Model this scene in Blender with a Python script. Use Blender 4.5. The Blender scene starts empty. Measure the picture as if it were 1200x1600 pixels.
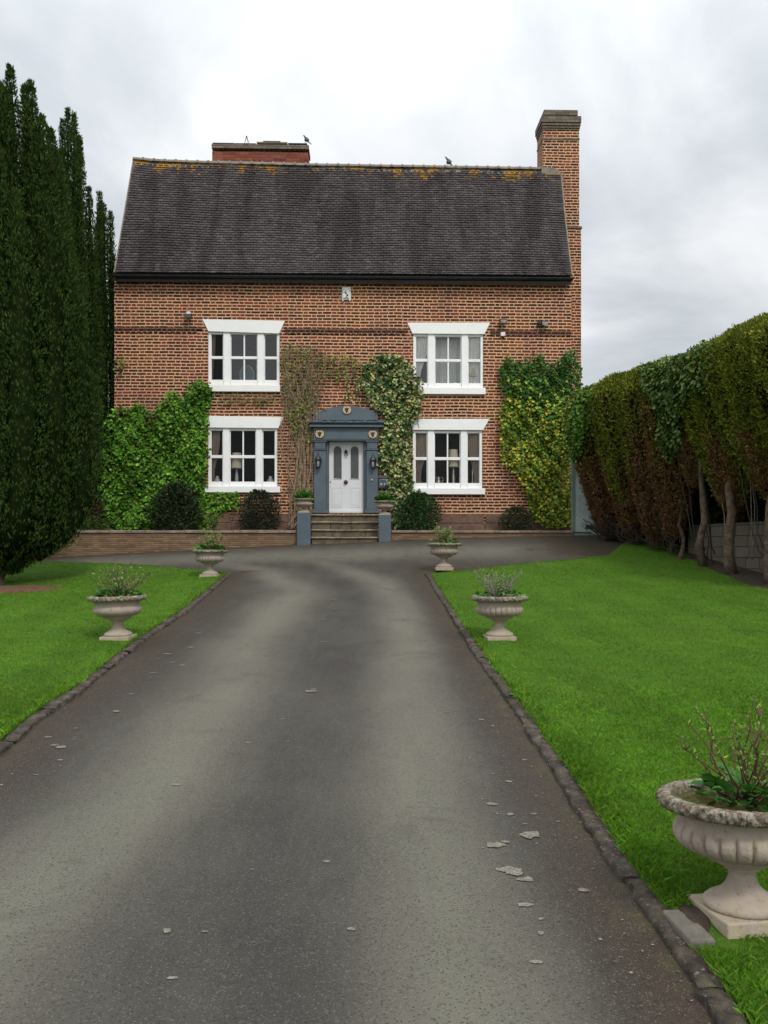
import bpy, math, random
import numpy as np
from mathutils import Vector, Matrix
R = math.radians
random.seed(7); rng = np.random.default_rng(7)
S = bpy.context.scene
COL = S.collection
# ------------------------------------------------------------------ camera, sky, sun, exposure
F = 1300.0; EYE = 1.65; HOR = 860.0
cam = bpy.data.objects.new('camera', bpy.data.cameras.new('camera')); COL.objects.link(cam)
cam.location = (0, 0, EYE); cam.rotation_euler = (R(90), 0, 0)
cam.data.sensor_fit = 'VERTICAL'; cam.data.sensor_height = 36; cam.data.lens = 36 * F / 1600
cam.data.shift_y = (HOR - 800) / 1600; cam.data.clip_start = 0.05; cam.data.clip_end = 3000
S.camera = cam
S.render.resolution_x = 768; S.render.resolution_y = 1024
S.view_settings.view_transform = 'Standard'; S.view_settings.look = 'None'
S.view_settings.gamma = 1; S.view_settings.exposure = 0.11
SUN_EL, SUN_AZ = R(48), R(155)      # behind the camera, a little to the right
sun = bpy.data.objects.new('sun', bpy.data.lights.new('sun', 'SUN')); COL.objects.link(sun)
sun.data.energy = 1.5; sun.data.angle = R(12); sun.data.color = (1, .96, .9)
sd = Vector((math.sin(SUN_AZ) * math.cos(SUN_EL), math.cos(SUN_AZ) * math.cos(SUN_EL), math.sin(SUN_EL)))
sun.rotation_euler = sd.to_track_quat('Z', 'Y').to_euler()


class NT:
    """small node helper"""
    def __init__(s, tree): s.t = tree; s.n = tree.nodes; s.l = tree.links
    def new(s, typ, **kw):
        n = s.n.new(typ)
        for k, v in kw.items(): setattr(n, k, v)
        return n
    def put(s, sock, v):
        if v is None: return
        if hasattr(v, 'is_output') or isinstance(v, bpy.types.NodeSocket): s.l.new(v, sock)
        elif isinstance(v, (tuple, list)) and len(v) == 3 and sock.type == 'RGBA': sock.default_value = (*v, 1)
        else: sock.default_value = v
    def math(s, op, a, b=None, c=None, clamp=False):
        n = s.new('ShaderNodeMath', operation=op, use_clamp=clamp)
        for i, v in enumerate((a, b, c)):
            if v is not None: s.put(n.inputs[i], v)
        return n.outputs[0]
    def mix(s, f, a, b, blend='MIX'):
        n = s.new('ShaderNodeMix', data_type='RGBA', blend_type=blend)
        s.put(n.inputs[0], f); s.put(n.inputs[6], a); s.put(n.inputs[7], b)
        return n.outputs[2]
    def noise(s, vec, scale, detail=3, rough=.55, dist=0.0, color=False):
        n = s.new('ShaderNodeTexNoise')
        s.put(n.inputs['Vector'], vec)
        n.inputs['Scale'].default_value = scale; n.inputs['Detail'].default_value = detail
        n.inputs['Roughness'].default_value = rough; n.inputs['Distortion'].default_value = dist
        return n.outputs['Color' if color else 'Fac']
    def ramp(s, f, stops, interp='LINEAR'):
        n = s.new('ShaderNodeValToRGB'); r = n.color_ramp; r.interpolation = interp
        while len(r.elements) > 1: r.elements.remove(r.elements[-1])
        r.elements[0].position = stops[0][0]; c = stops[0][1]
        r.elements[0].color = (*c, 1) if not isinstance(c, (int, float)) else (c, c, c, 1)
        for p, c in stops[1:]:
            e = r.elements.new(p); e.color = (*c, 1) if not isinstance(c, (int, float)) else (c, c, c, 1)
        s.put(n.inputs[0], f); return n.outputs[0]
    def rng(s, f, a, b, c=0.0, d=1.0):
        n = s.new('ShaderNodeMapRange'); s.put(n.inputs[0], f)
        for i, v in enumerate((a, b, c, d)): n.inputs[i + 1].default_value = v
        return n.outputs[0]
    def sep(s, v):
        n = s.new('ShaderNodeSeparateXYZ'); s.put(n.inputs[0], v); return n.outputs
    def comb(s, x, y, z):
        n = s.new('ShaderNodeCombineXYZ')
        for i, v in enumerate((x, y, z)): s.put(n.inputs[i], v)
        return n.outputs[0]
    def coord(s, which='Object'): return s.new('ShaderNodeTexCoord').outputs[which]


W = bpy.data.worlds.new('World'); S.world = W; W.use_nodes = True
w = NT(W.node_tree); bg = w.n['Background']
sky = w.new('ShaderNodeTexSky', sky_type='NISHITA', sun_disc=False)
sky.sun_elevation = SUN_EL; sky.sun_rotation = SUN_AZ
d = w.coord('Generated'); dx, dy, dz = w.sep(d)
zz = w.math('ADD', w.math('MAXIMUM', dz, 0.0), 0.22)
cv = w.comb(w.math('DIVIDE', dx, zz), w.math('DIVIDE', dy, zz), 0.0)
n1 = w.noise(cv, 1.35, 7, .56, .5); n2 = w.noise(cv, .6, 3, .5, .3)
cl = w.math('ADD', w.math('MULTIPLY', n1, .6), w.math('MULTIPLY', n2, .4))
cloud = w.ramp(cl, [(.40, (.49, .52, .55)), (.455, (.58, .61, .64)), (.50, (.67, .695, .72)), (.545, (.775, .79, .805)), (.60, (.86, .87, .885)), (.68, (.93, .935, .94))])
lift = w.math('ADD', w.rng(dz, .2, 1.0, .96, 2.1), w.rng(dz, 0.0, .28, .22, 0.0))          # overcast sky: brighter overhead
back = w.rng(dy, 0.0, -1.0, 1.0, 1.2)         # and towards the veiled sun
sc1 = w.math('MULTIPLY', lift, back)
cl2 = w.mix(1.0, cloud, w.comb(sc1, sc1, sc1), 'MULTIPLY')
skyb = w.mix(1.0, sky.outputs[0], (.1, .1, .1), 'MULTIPLY')
fin = w.mix(.92, skyb, cl2)
w.l.new(fin, bg.inputs[0]); bg.inputs[1].default_value = 1.0


# ------------------------------------------------------------------ geometry of the place
A = R(1.6); CA, SA = math.cos(A), math.sin(A)
HO = np.array([-1.08, 23.4])          # house origin: centre of the facade

def P(px, py, dd): return ((px - 600) * dd / F, dd, EYE + (HOR - py) * dd / F)
def H2W(x, y, z): return (HO[0] + x * CA - y * SA, HO[1] + x * SA + y * CA, z)
def HP(px, py, off=0.0):
    """point (x, z) of the plane lying `off` metres in front of the facade, in the house's own coordinates"""
    dx_, dz_ = (px - 600) / F, (HOR - py) / F
    t = (-off - HO[0] * SA + HO[1] * CA) / (-dx_ * SA + CA)
    return ((t * dx_ - HO[0]) * CA + (t - HO[1]) * SA, EYE + t * dz_)

_y = np.arange(-45, 60, .1)
_p = np.interp(_y, [-45, -5, 0, 3, 10.6, 17.8, 22.2, 24, 30, 60], [-3.2, -.59, -.25, -.05, .465, 1.15, 1.89, 2.0, 2.05, 1.8])
_k = np.exp(-.5 * (np.arange(-25, 26) / 9.0) ** 2); _k /= _k.sum()
_p = np.convolve(np.pad(_p, 25, 'edge'), _k, 'valid')
def G(X, Y):
    X = np.asarray(X, float); Y = np.asarray(Y, float)
    w_ = np.clip((Y - 12) / 10, 0, 1); w_ = w_ * w_ * (3 - 2 * w_)
    c = np.interp(X, [-14, -9.4, -7.2, -2.4, -1, .4, 3.4, 9], [-.5, -.41, -.27, -.035, 0, .07, .16, .17])
    return np.interp(Y, _y, _p) + c * w_
def hit(px, py, up=0.0):
    """where the ray through the photo's pixel meets the ground"""
    t = np.arange(1.5, 60, .01)
    z = EYE + t * (HOR - py) / F; g = G(t * (px - 600) / F, t) + up
    i = int(np.argmax(z < g)) if (z < g).any() else len(t) - 1
    return float(t[i] * (px - 600) / F), float(t[i])


# ------------------------------------------------------------------ mesh helpers
class MB:
    def __init__(s): s.v = []; s.f = []; s.m = []; s.c = []; s.mi = 0; s.col = None
    def add(s, vs, fs):
        o = len(s.v); s.v += [tuple(v) for v in vs]; s.f += [tuple(i + o for i in f) for f in fs]
        s.m += [s.mi] * len(fs)
        if s.col is not None: s.c += [s.col] * len(vs)
        return s
    def box(s, x0, y0, z0, x1, y1, z1):
        return s.add([(x0, y0, z0), (x1, y0, z0), (x1, y1, z0), (x0, y1, z0), (x0, y0, z1), (x1, y0, z1), (x1, y1, z1), (x0, y1, z1)],
                     [(3, 2, 1, 0), (4, 5, 6, 7), (0, 1, 5, 4), (1, 2, 6, 5), (2, 3, 7, 6), (3, 0, 4, 7)])
    def prism(s, poly, y0, y1):
        """poly in (x, z), extruded from y0 (front) to y1"""
        n = len(poly)
        vs = [(x, y0, z) for x, z in poly] + [(x, y1, z) for x, z in poly]
        fs = [tuple(range(n)), tuple(range(2 * n - 1, n - 1, -1))]
        fs += [(i, i + n, (i + 1) % n + n, (i + 1) % n) for i in range(n)]
        return s.add(vs, fs)
    def tube(s, pts, rad, seg=6, cap=True):
        pts = [Vector(p) for p in pts]; n = len(pts)
        if isinstance(rad, (int, float)): rad = [rad] * n
        vs = []; up = Vector((.13, .31, .94)).normalized()
        for i, p in enumerate(pts):
            t = (pts[min(i + 1, n - 1)] - pts[max(i - 1, 0)]).normalized()
            a = t.cross(up)
            if a.length < .05: a = t.cross(Vector((1, 0, 0)))
            a.normalize(); b = t.cross(a)
            for k in range(seg):
                th = 2 * math.pi * k / seg
                vs.append(p + (a * math.cos(th) + b * math.sin(th)) * rad[i])
        fs = [(i * seg + k, i * seg + (k + 1) % seg, (i + 1) * seg + (k + 1) % seg, (i + 1) * seg + k) for i in range(n - 1) for k in range(seg)]
        if cap: fs += [tuple(range(seg - 1, -1, -1)), tuple(range((n - 1) * seg, n * seg))]
        return s.add(vs, fs)
    def lathe(s, prof, seg=32, o=(0, 0, 0), fn=None, phase=0.0, axis='z'):
        vs = []
        for r, z in prof:
            for k in range(seg):
                th = 2 * math.pi * k / seg + phase
                rr = fn(r, z, th) if fn else r
                if axis == 'z': vs.append((o[0] + rr * math.cos(th), o[1] + rr * math.sin(th), o[2] + z))
                else: vs.append((o[0] + rr * math.cos(th), o[1] + z, o[2] + rr * math.sin(th)))
        n = len(prof)
        fs = [(i * seg + k, i * seg + (k + 1) % seg, (i + 1) * seg + (k + 1) % seg, (i + 1) * seg + k) for i in range(n - 1) for k in range(seg)]
        fs += [tuple(range(seg - 1, -1, -1)), tuple(range((n - 1) * seg, n * seg))]
        return s.add(vs, fs)
    def ball(s, c, r, seg=12, rings=8, sc=(1, 1, 1)):
        prof = [(max(1e-3, r * math.sin(math.pi * i / rings)), -r * math.cos(math.pi * i / rings)) for i in range(rings + 1)]
        o = len(s.v); s.lathe(prof, seg)
        for i in range(o, len(s.v)):
            x, y, z = s.v[i]; s.v[i] = (c[0] + x * sc[0], c[1] + y * sc[1], c[2] + z * sc[2])
        return s

def setc(me, cols):
    at = me.color_attributes.new('col', 'FLOAT_COLOR', 'POINT')
    a = np.ones((len(me.vertices), 4), 'f'); a[:, :3] = np.asarray(cols)[:, :3]
    at.data.foreach_set('color', a.ravel())

def obj(name, mb, mat, parent=None, smooth=False, bevel=0.0, loc=None, rot=0.0):
    me = bpy.data.meshes.new(name); me.from_pydata(mb.v, [], mb.f); me.update()
    mats = mat if isinstance(mat, (list, tuple)) else [mat]
    for m in mats: me.materials.append(m)
    if len(mats) > 1: me.polygons.foreach_set('material_index', mb.m)
    if mb.c and len(mb.c) == len(mb.v): setc(me, mb.c)
    if smooth: me.polygons.foreach_set('use_smooth', [True] * len(me.polygons))
    o = bpy.data.objects.new(name, me); COL.objects.link(o)
    if parent is not None: o.parent = parent
    if loc is not None: o.location = loc
    o.rotation_euler[2] = rot
    if bevel:
        b = o.modifiers.new('bevel', 'BEVEL'); b.width = bevel; b.segments = 2; b.limit_method = 'ANGLE'; b.angle_limit = R(40)
    if smooth == 'auto':
        me.polygons.foreach_set('use_smooth', [True] * len(me.polygons))
    return o

def npmesh(name, V, Q, mat, cols=None, parent=None, loc=(0, 0, 0), rot=0.0, smooth=False, midx=None):
    """V (n,3), Q (m,k) all the same k"""
    V = np.asarray(V, 'f'); Q = np.asarray(Q, 'i'); k = Q.shape[1]
    me = bpy.data.meshes.new(name)
    me.vertices.add(len(V)); me.vertices.foreach_set('co', V.ravel())
    me.loops.add(Q.size); me.loops.foreach_set('vertex_index', Q.ravel())
    me.polygons.add(len(Q)); me.polygons.foreach_set('loop_start', np.arange(0, Q.size, k, dtype='i'))
    me.polygons.foreach_set('loop_total', np.full(len(Q), k, 'i'))
    mats = mat if isinstance(mat, (list, tuple)) else [mat]
    for m in mats: me.materials.append(m)
    if midx is not None: me.polygons.foreach_set('material_index', np.asarray(midx, 'i'))
    me.update(calc_edges=True); me.validate()
    if cols is not None: setc(me, cols)
    if smooth: me.polygons.foreach_set('use_smooth', np.ones(len(Q), bool))
    o = bpy.data.objects.new(name, me); COL.objects.link(o)
    if parent is not None: o.parent = parent
    o.location = loc; o.rotation_euler[2] = rot
    return o

def tag(o, label=None, cat=None, group=None, kind=None):
    if label: o['label'] = label
    if cat: o['category'] = cat
    if group: o['group'] = group
    if kind: o['kind'] = kind
    return o
def empty(name, loc, rot=0.0, label=None, cat=None, group=None):
    o = bpy.data.objects.new(name, None); COL.objects.link(o); o.location = loc; o.rotation_euler[2] = rot
    o.empty_display_size = .2
    return tag(o, label, cat, group)
def copy_tree(o, parent=None):
    c = o.copy(); COL.objects.link(c); c.parent = parent
    for ch in list(o.children): copy_tree(ch, c)
    return c

def unit(v): return v / np.maximum(np.linalg.norm(v, axis=1, keepdims=True), 1e-9)
class LV:
    """collects leaf blades: base point, growth direction, facing, length, width, colour"""
    def __init__(s): s.V = []; s.C = []
    def add(s, c, t, n, L, Wd, col, fold=.18, hexa=False):
        c = np.asarray(c, float); t = unit(np.asarray(t, float)); n = np.asarray(n, float)
        b = unit(np.cross(n, t)); n = np.cross(t, b)
        L = np.broadcast_to(np.asarray(L, float), (len(c),))[:, None]; Wd = np.broadcast_to(np.asarray(Wd, float), (len(c),))[:, None]
        if hexa:
            m1 = n * Wd * fold; l1 = c + t * L * .22 + b * Wd * .44 + m1; l2 = c + t * L * .66 + b * Wd * .42 + m1; r1 = c + t * L * .22 - b * Wd * .44 + m1; r2 = c + t * L * .66 - b * Wd * .42 + m1; tp = c + t * L
            q = np.stack([c, l1, l2, tp, c, tp, r2, r1], 1); s.V.append(q.reshape(-1, 3)); s.C.append(np.repeat(np.clip(np.broadcast_to(col, (len(c), 3)), .001, 1), 8, 0)); return s
        q = np.stack([c, c + t * L * .42 + b * Wd * .5 + n * Wd * fold, c + t * L, c + t * L * .42 - b * Wd * .5 + n * Wd * fold], 1)
        s.V.append(q.reshape(-1, 3)); s.C.append(np.repeat(np.clip(np.broadcast_to(col, (len(c), 3)), .001, 1), 4, 0)); return s
    def raw(s, V, col):    # quads given outright, 4 verts each
        s.V.append(V); s.C.append(np.broadcast_to(col, (len(V), 3))); return s
    def build(s, name, mat, parent=None, loc=(0, 0, 0), rot=0.0):
        V = np.concatenate(s.V) - np.asarray(loc if parent is None and rot == 0 else (0, 0, 0)); C = np.concatenate(s.C)
        Q = np.arange(len(V)).reshape(-1, 4)
        return npmesh(name, V, Q, mat, C, parent, loc, rot)
def vary(n, base, amt=.25, hue=.1):
    base = np.asarray(base, float); k = 1 + amt * rng.standard_normal((n, 1))
    return np.clip(base * k * (1 + hue * rng.standard_normal((n, 3))), .002, 1)
def pick(n, cols, w_=None):
    cols = np.asarray(cols, float); i = rng.choice(len(cols), n, p=None if w_ is None else np.array(w_) / np.sum(w_)); return cols[i]
def inpoly(x, y, poly):
    r = np.zeros(x.shape, bool); n = len(poly)
    for i in range(n):
        x0, y0 = poly[i]; x1, y1 = poly[(i + 1) % n]
        if y0 == y1: continue
        r ^= ((y0 > y) != (y1 > y)) & (x < (x1 - x0) * (y - y0) / (y1 - y0) + x0)
    return r
def wob(x, y, s=1.0, ph=0.0):
    return (np.sin(x * 2.1 * s + 1.3 + ph) * np.cos(y * 1.7 * s - .4 + ph) + .6 * np.sin(x * 4.3 * s - y * 3.1 * s + 2 + ph) + .4 * np.cos(x * 8.7 * s + y * 7.9 * s + ph)) / 2


# ------------------------------------------------------------------ materials
def mat(name):
    m = bpy.data.materials.new(name); m.use_nodes = True
    t = NT(m.node_tree); b = t.n['Principled BSDF']; return m, t, b
def bump(t, b, h, dist=.01, strength=1.0):
    n = t.new('ShaderNodeBump'); n.inputs['Distance'].default_value = dist; n.inputs['Strength'].default_value = strength
    t.put(n.inputs['Height'], h); t.l.new(n.outputs[0], b.inputs['Normal'])
def simple(name, col, rough=.6, metal=0.0, var=.12, scale=6.0, bmp=0.0, bscale=60.0, dirt=None, spec=.5):
    m, t, b = mat(name); co = t.coord()
    n = t.noise(co, scale, 5, .6)
    c = t.mix(t.rng(n, .35, .65, 0, 1), tuple(x * (1 - var) for x in col), tuple(min(1, x * (1 + var)) for x in col))
    if dirt:
        n3 = t.noise(co, scale * .7, 6, .7, .5)
        c = t.mix(t.rng(n3, .52, .72, 0, .75), c, dirt)
    t.put(b.inputs['Base Color'], c)
    t.put(b.inputs['Roughness'], t.rng(t.noise(co, scale * 3, 3), .3, .7, rough - .08, rough + .08))
    b.inputs['Metallic'].default_value = metal; b.inputs['Specular IOR Level'].default_value = spec
    if bmp: bump(t, b, t.noise(co, bscale, 4, .6), bmp)
    return m
def leafmat(name, rough=.5, trans=.0, spec=.35, tint=1.0):
    m, t, b = mat(name)
    a = t.new('ShaderNodeAttribute', attribute_name='col')
    n = t.noise(t.coord(), 3.0, 3)
    k = t.rng(n, .3, .7, .8 * tint, 1.2 * tint)
    t.put(b.inputs['Base Color'], t.mix(1.0, a.outputs['Color'], t.comb(k, k, k), 'MULTIPLY'))
    b.inputs['Roughness'].default_value = rough; b.inputs['Specular IOR Level'].default_value = spec
    if trans:
        tr = t.new('ShaderNodeBsdfTranslucent'); t.l.new(a.outputs['Color'], tr.inputs[0])
        mx = t.new('ShaderNodeMixShader'); mx.inputs[0].default_value = trans
        t.l.new(b.outputs[0], mx.inputs[1]); t.l.new(tr.outputs[0], mx.inputs[2]); t.l.new(mx.outputs[0], t.n['Material Output'].inputs[0])
    return m

def brick(name, cols, mortar, h=.0872, Pd=.40, mh=.026, mv=.024, mnoise=.009, header=True, bdist=.012, old=0.0, zoff=0.0):
    """Flemish bond laid out in metres; u runs round the corner"""
    m, t, b = mat(name); co = t.coord(); x, y, z = t.sep(co)
    wv = t.noise(co, 1.1, 2); z = t.math('ADD', z, t.math('MULTIPLY', t.math('SUBTRACT', wv, .5), .03))
    u = t.math('ADD', x, y)
    v = t.math('DIVIDE', t.math('ADD', z, zoff + 40 * h), h); row = t.math('FLOOR', v); fv = t.math('FRACT', v)
    wn = t.new('ShaderNodeTexWhiteNoise', noise_dimensions='1D'); t.put(wn.inputs['W'], row)
    sh = t.math('ADD', t.math('MULTIPLY', row, .5), t.math('MULTIPLY', wn.outputs[0], .16))
    uu = t.math('ADD', t.math('DIVIDE', t.math('ADD', u, 40.0), Pd), sh); cell = t.math('FLOOR', uu); fu = t.math('FRACT', uu)
    split = .66 if header else .5
    dv = t.math('MULTIPLY', t.math('MINIMUM', fv, t.math('SUBTRACT', 1.0, fv)), h)
    du = t.math('MULTIPLY', t.math('MINIMUM', t.math('MINIMUM', fu, t.math('SUBTRACT', 1.0, fu)), t.math('ABSOLUTE', t.math('SUBTRACT', fu, split))), Pd)
    nz = t.math('MULTIPLY', t.math('SUBTRACT', t.noise(co, 26, 4, .7), .5), mnoise * 2)
    e = t.math('MINIMUM', t.math('SUBTRACT', dv, mh / 2), t.math('SUBTRACT', du, mv / 2)); e = t.math('ADD', e, nz)
    f = t.rng(e, -.0025, .004)                                    # 1 = brick
    hd = t.math('GREATER_THAN', fu, split)
    wn2 = t.new('ShaderNodeTexWhiteNoise', noise_dimensions='3D'); t.put(wn2.inputs['Vector'], t.comb(cell, row, hd))
    big = t.noise(co, .55, 4, .6)
    rv = t.math('ADD', t.math('MULTIPLY', wn2.outputs[0], .75), t.math('MULTIPLY', t.math('SUBTRACT', big, .5), .9))
    bc = t.ramp(t.math('ADD', rv, .12), cols)
    bc = t.mix(t.rng(t.noise(co, 45, 4, .7), .35, .75, 0, .45), bc, tuple(c * .45 for c in cols[0][1]))
    mn = t.noise(co, .8, 4, .6)
    mc = t.ramp(mn, [(.32, mortar[0]), (.5, mortar[1]), (.66, mortar[2])])
    mc = t.mix(t.rng(t.noise(co, 30, 3, .6), .4, .8, 0, .4), mc, tuple(c * .55 for c in mortar[1]))
    c = t.mix(f, mc, bc)
    if old:
        c = t.mix(t.rng(t.noise(co, 1.6, 6, .65, .6), .56, .7, 0, old), c, (.13, .10, .08))
    t.put(b.inputs['Base Color'], c); b.inputs['Roughness'].default_value = .88; b.inputs['Specular IOR Level'].default_value = .25
    bump(t, b, t.math('ADD', f, t.math('MULTIPLY', t.noise(co, 60, 4, .6), .5)), bdist, .8)
    return m

BR = [(0, (.022, .010, .010)), (.22, (.055, .016, .012)), (.5, (.135, .031, .014)), (.8, (.215, .050, .021)), (1, (.30, .085, .035))]
M = {}
M['brick'] = brick('house_brick', BR, [(.70, .45, .23), (.70, .42, .26), (.56, .31, .20)], mh=.030, mv=.023, mnoise=.012, old=.25)
M['brick_dark'] = brick('dark_brick', [(0, (.045, .02, .018)), (1, (.13, .045, .03))], [(.28, .18, .12)] * 3, mh=.014, mv=.02)
M['brick_old'] = brick('chimney_brick', [(0, (.09, .03, .022)), (.5, (.19, .06, .035)), (1, (.30, .11, .06))], [(.42, .29, .19), (.45, .30, .20), (.36, .25, .18)], old=.35)
M['brick_red'] = brick('red_chimney_brick', [(0, (.12, .03, .02)), (.5, (.25, .07, .04)), (1, (.34, .12, .07))], [(.24, .12, .08), (.22, .1, .07), (.18, .1, .08)], mh=.012, mv=.012, old=.5)
M['cap'] = brick('grey_cap_brick', [(0, (.12, .10, .078)), (.5, (.19, .16, .12)), (1, (.25, .215, .16))], [(.10, .09, .075)] * 3, mh=.01, mv=.01, old=.35)
M['wall_buff'] = brick('low_wall_brick', [(0, (.14, .08, .045)), (.4, (.22, .135, .075)), (.7, (.27, .17, .10)), (1, (.32, .22, .13))], [(.16, .12, .08), (.20, .15, .10), (.13, .09, .06)], h=.052, Pd=.46, mh=.010, mv=.010, mnoise=.008, old=.55)
M['block'] = brick('concrete_block', [(0, (.15, .125, .10)), (.5, (.19, .16, .13)), (1, (.23, .195, .16))], [(.08, .07, .06)] * 3, h=.225, Pd=.9, mh=.016, mv=.016, header=False, old=.5)
M['white'] = simple('white_paint', (.87, .87, .86), .45, var=.02, scale=4, dirt=(.78, .77, .73))
M['door'] = simple('pale_door_paint', (.66, .675, .69), .35, var=.03, scale=3)
M['blue'] = simple('blue_grey_paint', (.078, .108, .132), .5, var=.12, scale=3.5, bmp=.003, bscale=30, dirt=(.10, .13, .15))
M['gate'] = simple('pale_green_paint', (.50, .60, .55), .55, var=.06, scale=3, dirt=(.33, .40, .36))
M['gatedk'] = simple('grey_green_post_paint', (.20, .25, .23), .6, var=.1)
M['black'] = simple('black_metal', (.015, .015, .017), .4, var=.3)
M['gutter'] = simple('black_gutter', (.018, .018, .02), .4, var=.3)
M['plastic'] = simple('white_plastic', (.75, .75, .72), .4, var=.04, dirt=(.5, .5, .46))
M['brass'] = simple('brass', (.55, .42, .18), .35, metal=.8)
M['knob'] = simple('dark_red_bronze', (.10, .03, .025), .35)
M['cream'] = simple('cream_plaster', (.62, .52, .34), .6, var=.15, scale=20)
M['ochre'] = simple('gilt_paint', (.50, .28, .08), .5)
M['head'] = simple('dark_brown_paint', (.045, .02, .015), .5)
M['stonestep'] = simple('worn_step_stone', (.115, .092, .060), .85, var=.35, scale=5, bmp=.01, bscale=25, dirt=(.075, .075, .045))
M['nosing'] = simple('pale_nosing_stone', (.25, .20, .14), .85, var=.3, scale=8, bmp=.006, bscale=30, dirt=(.19, .17, .12))
M['coping'] = simple('coping_stone', (.25, .19, .145), .85, var=.3, scale=6, bmp=.01, bscale=25, dirt=(.15, .12, .09))
M['plinth'] = simple('sandstone_plinth', (.15, .085, .06), .9, var=.35, scale=3, bmp=.02, bscale=8, dirt=(.09, .07, .05))
M['slab'] = simple('stone_slab', (.15, .135, .11), .9, var=.2, scale=10, bmp=.01, bscale=30, dirt=(.10, .09, .07))
M['soil'] = simple('garden_soil', (.045, .028, .02), .95, var=.45, scale=12, bmp=.04, bscale=25, dirt=(.05, .055, .02))
M['redsoil'] = simple('leaf_litter', (.13, .06, .032), .95, var=.5, scale=14, bmp=.03, bscale=30, dirt=(.05, .07, .02))
M['moss'] = simple('mossy_soil', (.14, .13, .03), .95, var=.4, scale=20, bmp=.02, bscale=60, dirt=(.05, .035, .02))
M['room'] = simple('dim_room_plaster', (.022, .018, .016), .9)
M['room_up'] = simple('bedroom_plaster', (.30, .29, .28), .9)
M['leaf'] = leafmat('leaf', .5, .10, spec=.15)
M['leafgloss'] = leafmat('glossy_leaf', .4, .08, spec=.25)
M['needle'] = leafmat('conifer_foliage', .8, .03, spec=.06)
M['grass'] = leafmat('grass_blade', .8, .15, spec=.06)
M['bark'] = simple('red_brown_bark', (.12, .08, .055), .95, var=.5, scale=7, bmp=.04, bscale=14, dirt=(.20, .16, .12))
M['twig'] = simple('twig_bark', (.11, .08, .048), .9, var=.35, scale=12)
M['redtwig'] = simple('red_brown_twig_bark', (.10, .045, .028), .8, var=.35, scale=12)
M['vine'] = simple('tan_vine_bark', (.26, .185, .12), .9, var=.4, scale=9, dirt=(.12, .08, .05))
M['twigdk'] = simple('dark_twig_bark', (.05, .042, .035), .9, var=.35, scale=12)
M['twiggrey'] = simple('grey_twig_bark', (.22, .20, .17), .9, var=.3, scale=12)
M['curtain'] = simple('taupe_curtain_cloth', (.30, .24, .19), .85, var=.1)
M['net'] = simple('pale_net_cloth', (.88, .87, .84), .85, var=.06)
M['shade'] = simple('cream_lampshade', (.66, .58, .42), .8, var=.05)
M['china'] = simple('china', (.55, .56, .58), .3, var=.1, dirt=(.10, .14, .3))
M['teal'] = simple('teal_glass', (.30, .58, .52), .2, var=.2)
M['silver'] = simple('silverware', (.5, .47, .4), .3, metal=.7)
M['pigeon'] = simple('pigeon_feather', (.13, .125, .14), .8, var=.4, scale=30)
M['lichen'] = simple('lichen', (.19, .175, .14), .95, var=.5, scale=60, dirt=(.12, .11, .09))
M['debris'] = simple('dead_petal', (.42, .36, .26), .9, var=.3, scale=40)

def glassmat(name, refl, tint=(1, 1, 1), ior=1.45):
    m, t, b = mat(name); t.n.remove(b)
    tr = t.new('ShaderNodeBsdfTransparent'); t.put(tr.inputs[0], tint)
    gl = t.new('ShaderNodeBsdfGlossy'); gl.inputs['Roughness'].default_value = .02
    bp = t.new('ShaderNodeBump'); bp.inputs['Distance'].default_value = .02; bp.inputs['Strength'].default_value = .35
    t.put(bp.inputs['Height'], t.noise(t.coord(), 2.2, 2)); t.l.new(bp.outputs[0], gl.inputs['Normal'])
    fr = t.new('ShaderNodeFresnel'); fr.inputs[0].default_value = ior
    f = t.math('ADD', fr.outputs[0], refl, clamp=True)
    mx = t.new('ShaderNodeMixShader'); t.put(mx.inputs[0], f); t.l.new(tr.outputs[0], mx.inputs[1]); t.l.new(gl.outputs[0], mx.inputs[2])
    t.l.new(mx.outputs[0], t.n['Material Output'].inputs[0]); return m
M['glass'] = glassmat('window_glass', .0, ior=1.3)
M['glass_mid'] = glassmat('old_window_glass', .06)
M['glass_ur'] = glassmat('bedroom_window_glass', .07)
M['glass_obscure'] = simple('obscure_door_glass', (.07, .08, .075), .15, var=.6, scale=60, bmp=.01, bscale=70)

# roof tiles
m, t, b = mat('roof_tile'); M['tile'] = m; co = t.coord(); x, y, z = t.sep(co)
a = t.new('ShaderNodeAttribute', attribute_name='col')        # r random per tile and paler along its lower edge, g height up the slope, b random
ar, ag, ab = t.sep(a.outputs['Color'])
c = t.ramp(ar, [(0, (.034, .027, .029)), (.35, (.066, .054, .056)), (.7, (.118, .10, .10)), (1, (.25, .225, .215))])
c = t.mix(t.rng(t.noise(t.comb(x, t.math('MULTIPLY', z, .22), 7.3), 1.5, 6, .68, .3), .46, .60, 0, .75), c, (.038, .025, .029))
c = t.mix(t.rng(t.noise(co, 14, 5, .7), .56, .75, 0, .5), c, (.15, .14, .135))
lich = t.math('ADD', t.math('MULTIPLY', t.math('SUBTRACT', t.noise(t.comb(x, t.math('MULTIPLY', z, .7), 3.1), 1.5, 6, .7, .4), .18), 1.45), t.rng(ag, .74, .98, -.30, .14))
lich = t.math('ADD', lich, t.math('MULTIPLY', t.math('SUBTRACT', ab, .5), .16))
lm = t.rng(lich, .555, .64)
lc = t.mix(t.noise(co, 9, 3), (.26, .13, .018), (.42, .22, .035))
c = t.mix(lm, c, lc)
grey = t.rng(t.math('ADD', t.noise(co, 5, 5, .7), t.rng(ag, .82, 1.0, -.22, .08)), .52, .62, 0, .7)
c = t.mix(t.math('MULTIPLY', grey, t.math('SUBTRACT', 1.0, lm)), c, (.17, .16, .135))
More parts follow.
